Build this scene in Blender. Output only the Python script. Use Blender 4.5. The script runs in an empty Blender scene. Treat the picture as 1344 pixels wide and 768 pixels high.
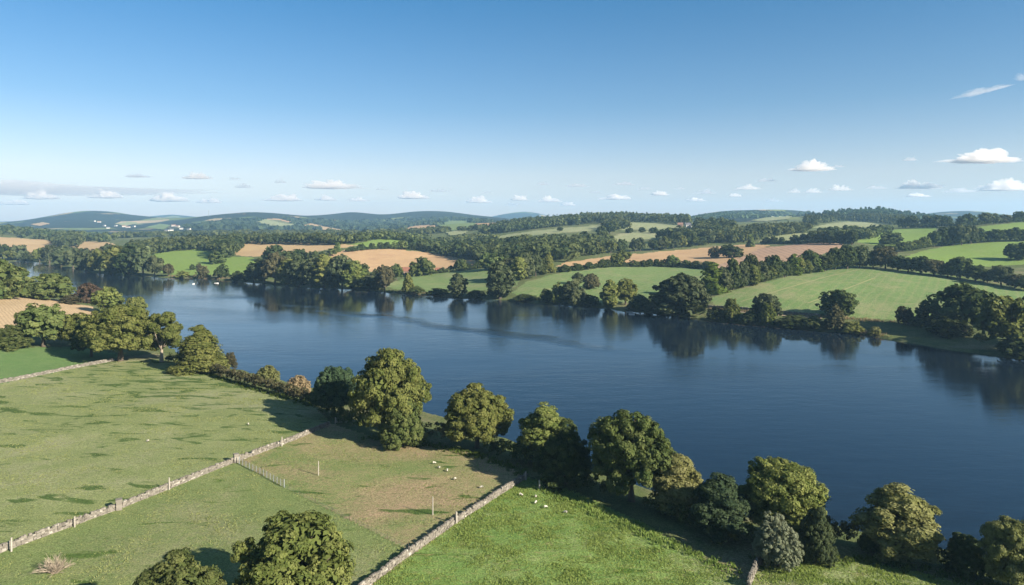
import bpy, math, random
import numpy as np
from mathutils import Vector, noise as mnoise

rng = np.random.default_rng(7)
random.seed(7)
scn = bpy.context.scene
COL = scn.collection

# ------------------------------------------------------------------ camera frame used for surveying the valley
F, CX, HY, H = 900.0, 672.0, 295.0, 50.0          # focal length, principal column, horizon row (1344 px wide), eye height above the lake

def zof(py, Y):
    return H - (py - HY) * Y / F

# ------------------------------------------------------------------ terrain survey (column, [(row, distance) or (None, distance, z)])
LAKE_FAR = [(1720, 560), (1500, 500), (1344, 472), (1250, 460), (1180, 449), (1130, 439), (1080, 435), (1040, 431), (960, 424), (900, 417), (860, 412),
            (800, 406), (760, 402), (700, 398), (650, 393), (600, 391), (560, 387), (500, 383), (450, 379), (400, 377), (350, 373),
            (310, 369), (270, 366), (215, 364), (170, 362), (120, 358), (95, 353), (75, 349), (60, 346), (45, 344), (30, 343), (10, 343), (-160, 342)]
LAKE_NEAR = [(-160, 346), (-20, 346), (8, 349), (22, 357), (36, 370), (70, 382), (105, 387), (140, 394), (182, 404), (205, 428), (222, 456), (262, 477), (300, 483), (350, 496), (400, 507), (440, 515), (480, 524), (560, 542), (600, 554), (660, 576), (700, 595), (760, 615), (830, 635), (900, 659), (960, 676), (1030, 691), (1100, 692), (1160, 707), (1230, 721), (1290, 733), (1344, 751), (1450, 794), (1720, 909)]

def at0(px, py):
    Y = H * F / (py - HY)
    return ((px - CX) / F * Y, Y)

LAKE = np.array([at0(*p) for p in LAKE_FAR] + [at0(*p) for p in LAKE_NEAR])

COLS = {
    -400: [(342, 957), (335, 1050), (325, 1200), (310, 1500), (302, 1900), (300, 2600), (290, 4500)],
    -150: [(342, 957), (335, 1050), (327, 1150), (312, 1400), (302, 1750), (303, 2600), (291, 4500)],
    0: [(342, 957), (335, 1050), (327, 1150), (312, 1400), (302, 1700), (304, 2500), (297, 3400)],
    100: [(352, 790), (341, 930), (329, 1150), (321, 1300), (316.5, 1450), (311, 1800), (305, 2500), (294, 3400)],
    200: [(362, 672), (341, 820), (330, 930), (321, 1050), (316, 1200), (312, 1600), (303, 2500), (294, 3600)],
    300: [(367, 625), (345, 760), (331, 900), (319, 1020), (313, 1150), (311, 1500), (302, 2300), (293, 3000)],
    400: [(376, 556), (358, 650), (346, 710), (335, 800), (321, 950), (313, 1080), (313, 1500), (303, 2600), (292, 3200)],
    500: [(381, 523), (366, 600), (357, 690), (341, 770), (328, 850), (317, 950), (312.5, 1050), (311, 1500), (303, 2500), (294, 3500)],
    600: [(389, 479), (372, 560), (357, 640), (348, 720), (340, 800), (331, 900), (326, 1050), (312, 1300), (300, 1700), (294, 2100), (290, 3000)],
    700: [(397, 441), (383, 470), (368, 518), (356, 580), (345, 640), (325, 850), (312, 1050), (305, 1200), (296.5, 1500), (292, 1800), (293, 2600)],
    800: [(405, 409), (390, 440), (368, 515), (350, 600), (345, 640), (334, 780), (326, 850), (315, 980), (303, 1150), (294, 1400), (288, 1600), (291, 2200)],
    900: [(416, 372), (400, 400), (372, 490), (352, 600), (336, 740), (330, 800), (318, 900), (306, 1050), (298, 1250), (292, 1500), (293, 2000)],
    1000: [(427, 341), (408, 366), (388, 405), (372, 444), (353, 560), (338, 650), (325, 780), (317, 880), (310, 960), (304, 1050), (296, 1200), (293, 1600), (286, 2400)],
    1100: [(436, 319), (418, 340), (385, 410), (353, 520), (338, 600), (320, 750), (314, 830), (303, 1050), (297, 1250), (291.5, 1500), (285, 1800)],
    1200: [(450, 290), (430, 315), (390, 400), (357, 500), (337, 600), (330, 650), (318, 780), (303, 950), (296, 1100), (294, 1500), (287, 1900)],
    1300: [(465, 265), (445, 285), (400, 370), (372, 460), (346, 560), (319, 700), (310, 780), (298, 880), (292, 1050), (293, 1600), (290, 2600)],
    1400: [(482, 240), (460, 262), (420, 335), (385, 430), (347, 535), (319, 680), (310, 770), (296, 870), (290, 1050), (291, 1600), (290, 2600)],
    1700: [(550, 180), (500, 215), (440, 320), (390, 430), (347, 535), (319, 680), (305, 800), (292, 1050), (290, 1600), (289, 2600)],
}
CRESTS = [
    (4500, [(-60, 293), (0, 295), (30, 293), (60, 288), (85, 283), (105, 280), (130, 279.5), (150, 281), (175, 285), (200, 289), (235, 294)]),
    (3700, [(245, 290), (270, 286), (300, 283), (330, 281.5), (360, 282), (390, 284.5), (415, 288)]),
    (4300, [(425, 288), (442, 283), (460, 280.5), (480, 282), (500, 285.5), (520, 282.5), (545, 280), (590, 280), (615, 284), (640, 288), (665, 290.5)]),
    (7200, [(620, 292), (650, 285), (672, 281), (690, 279), (705, 281), (730, 287), (750, 291), (195, 287), (225, 282.5), (262, 288)]),
    (3000, [(890, 289), (930, 280.5), (960, 277.5), (1000, 277.5), (1040, 278.5), (1075, 283)]),
    (2050, [(1060, 284), (1090, 280), (1120, 277), (1150, 276), (1180, 279), (1210, 285), (1240, 290)]),
    (4600, [(1190, 287), (1225, 281), (1260, 279), (1290, 280), (1320, 285), (1360, 289)]),
]
ctl = []
for u, lst in COLS.items():
    for py, Y in lst:
        ctl.append((u, Y, zof(py, Y)))
for Y, lst in CRESTS:
    for px, py in lst:
        z = zof(py - (2.5 if 2900 < Y < 7000 and px < 880 else 1.5), Y)
        ctl.append((px, Y, z))
        ctl.append((px, Y * 1.3, z * 0.55))
for u in range(-500, 1951, 175):
    ctl.append((u, 9200, 88 + 10 * math.sin(u * .013)))
# the near bank: gently falling pastures
for u, py, z in [(0, 503, 6), (145, 474, 4), (0, 455, 6.5), (100, 452, 5), (0, 432, 8), (0, 388, 12), (130, 408, 4.5), (70, 392, 6), (-150, 400, 13), (-150, 500, 8), (-400, 450, 15),
                 (265, 487, 3.2), (330, 508, 3.2), (410, 530, 3.2), (440, 550, 3.2), (490, 572, 3.2), (560, 578, 3.2), (620, 590, 3.2), (690, 612, 3.2), (750, 637, 3.2),
                 (830, 657, 3.2), (900, 682, 3.2), (960, 707, 3.2), (1060, 718, 3.2), (1150, 732, 3.2), (1230, 748, 3.2), (1344, 774, 3.2), (1600, 840, 3.2),
                 (0, 725, 5.5), (155, 668, 5), (312, 605, 4.2), (435, 558, 3.6), (0, 600, 6.2), (200, 530, 4.6), (300, 720, 5), (480, 768, 4.6), (480, 640, 4), (600, 690, 4.1), (700, 760, 4.4),
                 (850, 768, 4), (-200, 650, 7), (-500, 600, 9)]:
    ctl.append((u, (H - z) * F / (py - HY), z))
for u in (-500, 0, 400, 800, 1200, 1700, 2000):
    ctl.append((u, 60, 5.2)); ctl.append((u, 38, 6))
ctl = np.array(ctl, float)

def feat(u, Y):
    return np.stack([np.asarray(u, float) / 120.0, 5.0 * np.log(np.asarray(Y, float))], -1)

CT = feat(ctl[:, 0], ctl[:, 1])
def kern(d2):
    return 0.5 * d2 * np.log(d2 + 1e-9)
n = len(ctl)
d2 = ((CT[:, None] - CT[None]) ** 2).sum(-1)
A = np.zeros((n + 3, n + 3))
A[:n, :n] = kern(d2) + np.eye(n) * 0.02
A[:n, n] = 1; A[n, :n] = 1
A[:n, n + 1:] = CT; A[n + 1:, :n] = CT.T
W = np.linalg.solve(A, np.concatenate([ctl[:, 2], [0, 0, 0]]))

def rbf(u, Y):
    f = feat(u, Y); out = np.empty(len(f))
    for i in range(0, len(f), 20000):
        g = f[i:i + 20000]
        d = (g * g).sum(1)[:, None] + (CT * CT).sum(1)[None] - 2 * g @ CT.T
        out[i:i + 20000] = kern(np.maximum(d, 0)) @ W[:n] + W[n] + g @ W[n + 1:]
    return out

def sdist(P, poly):
    """signed distance to a polygon, positive outside"""
    a, b = poly, np.roll(poly, -1, 0)
    best = np.full(len(P), 1e18); inside = np.zeros(len(P), bool)
    for p, q in zip(a, b):
        e = q - p; w = P - p
        t = np.clip((w @ e) / (e @ e), 0, 1)
        best = np.minimum(best, ((w - t[:, None] * e) ** 2).sum(1))
        c = (p[1] > P[:, 1]) != (q[1] > P[:, 1])
        inside ^= c & (P[:, 0] < (q[0] - p[0]) * (P[:, 1] - p[1]) / ((q[1] - p[1]) if q[1] != p[1] else 1e-9) + p[0])
    d = np.sqrt(best)
    return np.where(inside, -d, d)

def vnoise(x, y, s, seed):
    """cheap smooth value noise on arrays"""
    x = x / s + seed * 17.3; y = y / s - seed * 9.1
    xi = np.floor(x).astype(int); yi = np.floor(y).astype(int)
    fx = x - xi; fy = y - yi
    fx = fx * fx * (3 - 2 * fx); fy = fy * fy * (3 - 2 * fy)
    def h(a, b):
        v = np.sin(a * 127.1 + b * 311.7 + seed * 74.7) * 43758.5453
        return v - np.floor(v)
    return (h(xi, yi) * (1 - fx) + h(xi + 1, yi) * fx) * (1 - fy) + (h(xi, yi + 1) * (1 - fx) + h(xi + 1, yi + 1) * fx) * fy - 0.5

US = np.concatenate([np.arange(-520, -60, 10.0), np.arange(-60, 1404, 2.4), np.arange(1404, 1870, 10.0)])
YS = [38.0]
while YS[-1] < 9400:
    y = YS[-1]
    YS.append(y * (1.0085 if y < 2000 else 1.014))
YS = np.array(YS)
NU, NY = len(US), len(YS)
UU, YY = np.meshgrid(US, YS)                       # rows = distance
XX = (UU - CX) / F * YY
Z0 = rbf(UU.ravel(), YY.ravel())
PXY = np.stack([XX.ravel(), YY.ravel()], 1)
SD = np.full(len(PXY), 500.0)
nearlake = (PXY[:, 1] < 1100)
SD[nearlake] = sdist(PXY[nearlake], LAKE)
SDw = SD + 2.2 * vnoise(PXY[:, 0], PXY[:, 1], 7.0, 3) * np.clip(PXY[:, 1] / 200, .6, 2) + 1.0 * vnoise(PXY[:, 0], PXY[:, 1], 2.5, 5)
rough = 0.35 * vnoise(PXY[:, 0], PXY[:, 1], 14, 1) + 0.12 * vnoise(PXY[:, 0], PXY[:, 1], 4, 2) + 1.5 * vnoise(PXY[:, 0], PXY[:, 1], 90, 6) * np.clip((PXY[:, 1] - 300) / 500, 0, 1)
rough += 9 * vnoise(PXY[:, 0], PXY[:, 1], 260, 8) * np.clip((PXY[:, 1] - 2300) / 1500, 0, 1)
land = np.maximum(Z0, 1.2) + rough
t = np.clip((SDw - 1.0) / 13.0, 0, 1); t = t * t * (3 - 2 * t)
bank = np.clip(SDw * 0.45, -3.0, 0.9)
ZZ = bank * (1 - t) + land * t
ZZ = ZZ.reshape(NY, NU)
SD = SD.reshape(NY, NU)

def height(x, y):
    u = CX + F * x / y
    i = np.interp(u, US, np.arange(NU)); j = np.interp(y, YS, np.arange(NY))
    i0 = min(int(i), NU - 2); j0 = min(int(j), NY - 2); a = i - i0; b = j - j0
    return float((ZZ[j0, i0] * (1 - a) + ZZ[j0, i0 + 1] * a) * (1 - b) + (ZZ[j0 + 1, i0] * (1 - a) + ZZ[j0 + 1, i0 + 1] * a) * b)

def ground(px, py, y0=40, dry=True):
    """where the sight line through a survey mark meets the land"""
    i = np.interp(px, US, np.arange(NU)); i0 = min(int(i), NU - 2); a = i - i0
    zc = ZZ[:, i0] * (1 - a) + ZZ[:, i0 + 1] * a
    d = zc - (H - (py - HY) * YS / F)
    k = np.nonzero((d[1:] >= 0) & (d[:-1] < 0) & (YS[1:] > y0))[0]
    if len(k) == 0:
        j = int(np.argmax(np.where(YS > max(y0, 300), d / YS, -1e9))); Y = YS[j]
    else:
        j = k[0]; Y = YS[j] + (YS[j + 1] - YS[j]) * (-d[j]) / (d[j + 1] - d[j])
    if dry:
        for _ in range(200):
            if np.interp(Y, YS, zc) > 0.35: break
            Y *= 1.003
    return Vector(((px - CX) / F * Y, float(Y), float(np.interp(Y, YS, zc))))

# ------------------------------------------------------------------ object helpers
def tag(o, label=None, cat=None, group=None, kind=None):
    if label: o["label"] = label
    if cat: o["category"] = cat
    if group: o["group"] = group
    if kind: o["kind"] = kind
    return o

def link(o, parent=None):
    COL.objects.link(o)
    if parent is not None: o.parent = parent
    return o

def empty(name, loc, rz=0.0, s=None):
    o = bpy.data.objects.new(name, None); o.location = loc; o.rotation_euler = (0, 0, rz)
    o.empty_display_size = 0.5
    if s is not None: o.scale = s
    return link(o)

def mesh_np(name, V, Q, mats, smooth=False, tint=None, mi=None):
    """mesh from arrays; Q is (n,3) or (n,4)"""
    me = bpy.data.meshes.new(name)
    V = np.ascontiguousarray(V, np.float32); Q = np.ascontiguousarray(Q, np.int32)
    k = Q.shape[1]
    me.vertices.add(len(V)); me.vertices.foreach_set("co", V.ravel())
    me.loops.add(Q.size); me.loops.foreach_set("vertex_index", Q.ravel())
    me.polygons.add(len(Q)); me.polygons.foreach_set("loop_start", np.arange(len(Q), dtype=np.int32) * k)
    for m in mats: me.materials.append(m)
    if mi is not None: me.polygons.foreach_set("material_index", np.ascontiguousarray(mi, np.int32))
    me.update(calc_edges=True)
    me.polygons.foreach_set("use_smooth", np.full(len(Q), smooth))
    if tint is not None:
        at = me.attributes.new("tint", "FLOAT", "POINT"); at.data.foreach_set("value", np.ascontiguousarray(tint, np.float32))
    return me

class MB:
    """collects simple solids into one mesh"""
    def __init__(s): s.v = []; s.f = []
    def add(s, V, Fs):
        o = len(s.v); s.v += [tuple(p) for p in V]; s.f += [tuple(i + o for i in q) for q in Fs]
    def box(s, c, d, rz=0.0, taper=1.0):
        c = Vector(c); ca, sa = math.cos(rz), math.sin(rz); V = []
        for k, (i, j) in enumerate([(-1, -1), (1, -1), (1, 1), (-1, 1)] * 2):
            t_ = 1 if k < 4 else taper
            x, y = i * d[0] / 2 * t_, j * d[1] / 2 * t_
            V.append((c.x + x * ca - y * sa, c.y + x * sa + y * ca, c.z + (-1 if k < 4 else 1) * d[2] / 2))
        s.add(V, [(3, 2, 1, 0), (4, 5, 6, 7), (0, 1, 5, 4), (1, 2, 6, 5), (2, 3, 7, 6), (3, 0, 4, 7)])
    def tube(s, pts, rad, n=6):
        pts = [Vector(p) for p in pts]; rings = []
        for i, p in enumerate(pts):
            d = (pts[min(i + 1, len(pts) - 1)] - pts[max(i - 1, 0)]).normalized()
            a = d.orthogonal().normalized(); b = d.cross(a)
            rings.append([p + (a * math.cos(2 * math.pi * k / n) + b * math.sin(2 * math.pi * k / n)) * rad[i] for k in range(n)])
        V = [v for r in rings for v in r]; Fs = []
        for i in range(len(pts) - 1):
            for k in range(n):
                Fs.append((i * n + k, i * n + (k + 1) % n, (i + 1) * n + (k + 1) % n, (i + 1) * n + k))
        Fs += [tuple(reversed(range(n))), tuple(range((len(pts) - 1) * n, len(pts) * n))]
        s.add(V, Fs)
    def mesh(s, name, mats, smooth=False):
        me = bpy.data.meshes.new(name); me.from_pydata(s.v, [], s.f)
        for m in mats: me.materials.append(m)
        if smooth: me.polygons.foreach_set("use_smooth", [True] * len(me.polygons))
        me.update(); return me
    def obj(s, name, mat, parent=None, smooth=False):
        return link(bpy.data.objects.new(name, s.mesh(name, [mat], smooth)), parent)

# ------------------------------------------------------------------ materials
class NT:
    def __init__(s, name):
        s.m = bpy.data.materials.new(name); s.m.use_nodes = True; s.t = s.m.node_tree; s.t.nodes.clear()
        s.out = s.n("ShaderNodeOutputMaterial")
    def n(s, typ, **kw):
        x = s.t.nodes.new(typ)
        for k, v in kw.items(): setattr(x, k, v)
        return x
    def l(s, a, b): s.t.links.new(a, b)
    def val(s, sock, v):
        if hasattr(v, "is_output"): s.l(v, sock)
        else: sock.default_value = v
    def pos(s):
        return s.n("ShaderNodeTexCoord").outputs["Object"]
    def map(s, scale=(1, 1, 1), rot=0.0, src=None):
        m = s.n("ShaderNodeMapping"); s.l(src or s.pos(), m.inputs[0]); m.inputs["Scale"].default_value = scale; m.inputs["Rotation"].default_value = (0, 0, rot)
        return m.outputs[0]
    def noise(s, scale, detail=4, rough=.55, vec=None, dist=0.0):
        x = s.n("ShaderNodeTexNoise"); s.l(vec or s.pos(), x.inputs["Vector"])
        x.inputs["Scale"].default_value = scale; x.inputs["Detail"].default_value = detail; x.inputs["Roughness"].default_value = rough; x.inputs["Distortion"].default_value = dist
        return x.outputs[0]
    def ramp(s, fac, stops, interp="LINEAR"):
        r = s.n("ShaderNodeValToRGB"); e = r.color_ramp; e.interpolation = interp
        while len(e.elements) < len(stops): e.elements.new(0.5)
        for el, (p, c) in zip(e.elements, stops):
            el.position = p; el.color = (*c, 1) if len(c) == 3 else c
        s.l(fac, r.inputs[0]); return r.outputs[0]
    def mix(s, a, b, fac, mode="MIX"):
        x = s.n("ShaderNodeMix", data_type="RGBA", blend_type=mode)
        s.val(x.inputs[0], fac)
        for i, c in ((6, a), (7, b)):
            s.val(x.inputs[i], c if hasattr(c, "is_output") else (*c, 1))
        return x.outputs[2]
    def math(s, op, a, b=0.0, clamp=False):
        x = s.n("ShaderNodeMath", operation=op, use_clamp=clamp); s.val(x.inputs[0], a); s.val(x.inputs[1], b); return x.outputs[0]
    def bump(s, h, strength=.5, dist=.3):
        b = s.n("ShaderNodeBump"); s.l(h, b.inputs["Height"]); b.inputs["Strength"].default_value = strength; b.inputs["Distance"].default_value = dist
        return b.outputs[0]
    def principled(s, col, rough=.9, normal=None, spec=.2, **kw):
        p = s.n("ShaderNodeBsdfPrincipled"); s.val(p.inputs["Base Color"], col if hasattr(col, "is_output") else (*col, 1)); s.val(p.inputs["Roughness"], rough)
        p.inputs["Specular IOR Level"].default_value = spec
        if normal is not None: s.l(normal, p.inputs["Normal"])
        s.l(p.outputs[0], s.out.inputs[0]); return p
g3 = lambda r, g, b: (r, g, b)

def grass_mat(name, a, b, dry, dryness=.5, tuft=None, fine=1.0, tuft_amt=.62, rowdir=None, bump=.7, marks=None):
    k_ = lambda c: (c[0] * 1.12, c[1] * 1.22, c[2] * 1.6)
    a, b, dry = k_(a), k_(b), k_(dry)
    s = NT(name)
    big = s.noise(.035, 4, .6, dist=.6)
    mid = s.noise(.22, 5, .65)
    sm = s.noise(1.3 * fine, 5, .7)
    c = s.mix(a, b, s.ramp(mid, [(.32, (0, 0, 0)), (.68, (1, 1, 1))]))
    c = s.mix(c, dry, s.math("MULTIPLY", s.ramp(s.math("ADD", s.math("MULTIPLY", big, .65), s.math("MULTIPLY", sm, .35)), [(.66 - dryness * .32, (0, 0, 0)), (.8 - dryness * .25, (1, 1, 1))]), .85))
    if tuft:
        tn = s.noise(.24, 4, .55, vec=s.map((.5, 1.3, 1), .35), dist=.5)
        tn2 = s.noise(.012, 2, .5)
        tm = s.ramp(s.math("ADD", s.math("MULTIPLY", tn, .8), s.math("MULTIPLY", tn2, .25)), [(tuft_amt, (0, 0, 0)), (tuft_amt + .05, (1, 1, 1))])
        c = s.mix(c, tuft, s.math("MULTIPLY", tm, .92))
    if rowdir is not None:
        w = s.n("ShaderNodeTexWave", wave_type="BANDS"); s.l(s.map((1, 1, 1), rowdir), w.inputs[0]); w.inputs["Scale"].default_value = .06; w.inputs["Distortion"].default_value = 1.5; w.inputs["Detail"].default_value = 2
        c = s.mix(c, dry, s.math("MULTIPLY", s.ramp(w.outputs["Fac"], [(.6, (0, 0, 0)), (1, (1, 1, 1))]), .25))
    if marks:
        v = s.noise(.5, 4, .6, vec=s.map((.35, 1.6, 1), -.5), dist=2.2)
        c = s.mix(c, marks, s.ramp(v, [(.55, (0, 0, 0)), (.68, (.75, .75, .75))]))
    c = s.mix(c, (.5, .5, .5), 1.0, "OVERLAY") if False else c
    f2 = s.noise(4.5 * fine, 3, .75)
    c = s.mix(c, s.ramp(f2, [(.3, (.40, .40, .40)), (.7, (1.5, 1.5, 1.5))]), 1.0, "MULTIPLY")
    hgt = s.math("ADD", s.math("MULTIPLY", sm, .7), s.math("MULTIPLY", f2, .5))
    s.principled(c, .95, s.bump(hgt, bump, .35), .05)
    return s.m

def stubble_mat(name, a, b, rowdir, scale=.055, earth=None):
    s = NT(name)
    big = s.noise(.02, 4, .6); sm = s.noise(.9, 5, .7)
    c = s.mix(a, b, s.ramp(big, [(.35, (0, 0, 0)), (.65, (1, 1, 1))]))
    w = s.n("ShaderNodeTexWave", wave_type="BANDS"); s.l(s.map((1, 1, 1), rowdir), w.inputs[0])
    w.inputs["Scale"].default_value = scale; w.inputs["Distortion"].default_value = 2.5; w.inputs["Detail"].default_value = 3; w.inputs["Detail Scale"].default_value = .6
    c = s.mix(c, tuple(x * .62 for x in a), s.math("MULTIPLY", s.ramp(w.outputs["Fac"], [(.35, (0, 0, 0)), (.9, (1, 1, 1))]), .55))
    if earth: c = s.mix(c, earth, s.ramp(s.noise(.05, 5, .7), [(.52, (0, 0, 0)), (.7, (.8, .8, .8))]))
    c = s.mix(c, s.ramp(sm, [(.3, (.7, .7, .7)), (.7, (1.2, 1.2, 1.2))]), 1.0, "MULTIPLY")
    s.principled(c, .95, s.bump(sm, .5, .25), .05)
    return s.m

LEAF = {}
def leaf_mat(name, col, col2, trans=.33, gloss=.0):
    s = NT(name)
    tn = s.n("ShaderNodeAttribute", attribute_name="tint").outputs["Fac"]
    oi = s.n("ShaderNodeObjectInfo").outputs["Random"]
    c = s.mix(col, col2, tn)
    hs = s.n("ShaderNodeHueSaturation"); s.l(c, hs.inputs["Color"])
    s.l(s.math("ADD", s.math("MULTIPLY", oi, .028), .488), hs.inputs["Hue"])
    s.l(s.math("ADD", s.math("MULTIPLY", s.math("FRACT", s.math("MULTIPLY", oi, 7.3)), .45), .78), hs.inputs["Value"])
    d = s.n("ShaderNodeBsdfDiffuse"); tr = s.n("ShaderNodeBsdfTranslucent"); mx = s.n("ShaderNodeMixShader"); mx.inputs[0].default_value = trans
    s.l(hs.outputs[0], d.inputs[0])
    s.l(s.mix(hs.outputs[0], (.9, 1.0, .35), .35, "MULTIPLY"), tr.inputs[0])
    s.l(d.outputs[0], mx.inputs[1]); s.l(tr.outputs[0], mx.inputs[2]); s.l(mx.outputs[0], s.out.inputs[0])
    LEAF[name.replace("leaves_", "")] = s.m
    return s.m
leaf_mat("leaves_olive", (.074, .094, .025), (.185, .192, .062))
leaf_mat("leaves_green", (.058, .086, .027), (.150, .172, .062))
leaf_mat("leaves_dark", (.034, .052, .019), (.096, .115, .042))
leaf_mat("leaves_blue", (.030, .052, .027), (.074, .106, .052))
leaf_mat("leaves_pale", (.120, .130, .045), (.235, .235, .100))
leaf_mat("leaves_grey", (.130, .145, .090), (.250, .265, .175))
leaf_mat("leaves_greydark", (.048, .064, .030), (.122, .138, .068))
leaf_mat("leaves_copper", (.050, .034, .026), (.100, .066, .046))
leaf_mat("leaves_brown", (.060, .060, .029), (.128, .116, .064))
leaf_mat("leaves_bright", (.060, .095, .018), (.130, .165, .040))
leaf_mat("leaves_straw", (.190, .150, .085), (.320, .250, .150))
leaf_mat("leaves_wood", (.032, .049, .021), (.108, .122, .045))

leaf_mat("leaves_sward", (.125, .20, .045), (.23, .28, .085), .45)
leaf_mat("leaves_sward_dry", (.15, .19, .065), (.26, .27, .115), .4)

def simple(name, col, var=.25, scale=3.0, rough=.85, bump=.3, col2=None):
    s = NT(name); nz = s.noise(scale, 5, .65)
    c = s.mix(col, col2 or tuple(x * (1 - var) for x in col), s.ramp(nz, [(.3, (0, 0, 0)), (.7, (1, 1, 1))]))
    s.principled(c, rough, s.bump(nz, bump, .05), .2); return s.m
BARK = simple("bark", (.105, .085, .062), .5, 4)
PALEBARK = simple("pale_bark", (.30, .25, .19), .4, 4)
TWIG = simple("dry_twigs", (.34, .28, .21), .3, 8)
WOODP = simple("weathered_wood", (.36, .33, .28), .35, 9)
METAL = simple("galvanised_metal", (.24, .26, .27), .2, 6, .5)
WHITEP = simple("white_paint", (.78, .77, .73), .08, 5, .5)
RENDERW = simple("white_render", (.46, .44, .39), .12, .6)
BRICKR = simple("red_brick", (.33, .23, .18), .3, 2)
ROOFR = simple("red_roof_tiles", (.25, .15, .11), .3, 2)
ROOFG = simple("slate_roof", (.11, .115, .125), .3, 2)
RUST = simple("rusty_sheet_roof", (.22, .10, .065), .45, .8)
GLASS = simple("dark_window_glass", (.02, .024, .03), .2, 2, .15, 0)
WOOL = simple("cream_wool", (.46, .43, .36), .25, 14, .95)
SKIN_DARK = simple("dark_muzzle", (.05, .045, .04), .2, 10)
def stone_mat():
    s = NT("dry_stone"); tn = s.n("ShaderNodeAttribute", attribute_name="tint").outputs["Fac"]
    nz = s.noise(5, 5, .7)
    c = s.ramp(tn, [(0, (.09, .08, .065)), (.4, (.125, .113, .094)), (.8, (.18, .163, .137)), (1, (.29, .27, .235))])
    c = s.mix(c, (.28, .28, .2), s.ramp(nz, [(.55, (0, 0, 0)), (.75, (.6, .6, .6))]))
    s.principled(c, .9, s.bump(nz, .5, .06), .15); return s.m
STONE = stone_mat()

# ------------------------------------------------------------------ the land: one sheet, parted along its field boundaries
def inpoly(px, py, poly):
    poly = np.array(poly, float); ins = np.zeros(px.shape, bool)
    for (x0, y0), (x1, y1) in zip(poly, np.roll(poly, -1, 0)):
        if y0 == y1: continue
        c = (y0 > py) != (y1 > py)
        ins ^= c & (px < (x1 - x0) * (py - y0) / (y1 - y0) + x0)
    return ins

ROUGH = grass_mat("rough_grass_bank", (.060, .075, .020), (.095, .100, .030), (.20, .155, .075), .45, fine=1.0)
MAT_F = {
    "paddock": grass_mat("paddock_grass", (.085, .135, .034), (.110, .150, .042), (.17, .165, .07), .25, fine=1.2),
    "tufted": grass_mat("tufted_pasture", (.130, .145, .042), (.165, .170, .056), (.225, .200, .095), .5, tuft=(.050, .085, .022), fine=1.0, tuft_amt=.56),
    "olive": grass_mat("olive_pasture", (.105, .130, .034), (.140, .152, .044), (.20, .175, .075), .45, tuft=(.06, .10, .022), tuft_amt=.62),
    "worn": grass_mat("worn_pasture", (.102, .132, .033), (.142, .152, .044), (.27, .170, .085), .80, tuft=(.045, .085, .018), tuft_amt=.60),
    "lush": grass_mat("lush_pasture", (.095, .150, .028), (.140, .180, .040), (.23, .20, .085), .5, tuft=(.055, .105, .018), tuft_amt=.6, marks=(.20, .185, .075), fine=.9, bump=.9),
    "mid": grass_mat("meadow_green", (.090, .136, .033), (.130, .158, .046), (.20, .175, .07), .5, fine=.5, rowdir=.6),
    "bright": grass_mat("young_grass", (.115, .165, .028), (.145, .185, .034), (.17, .18, .05), .4, fine=.4, rowdir=.2),
    "pale": grass_mat("pale_grass", (.170, .180, .062), (.205, .200, .075), (.26, .22, .11), .5, fine=.4, rowdir=1.1),
    "stubble": stubble_mat("golden_stubble", (.43, .31, .165), (.37, .26, .14), .5),
    "stubble2": stubble_mat("tan_stubble", (.43, .29, .155), (.37, .245, .135), 1.1, earth=(.30, .19, .11)),
    "plough": stubble_mat("pink_brown_soil", (.36, .24, .155), (.31, .205, .135), .2, .05),
    "leftstub": stubble_mat("combed_stubble", (.42, .31, .185), (.36, .27, .16), -.75, .22),
}
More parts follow.
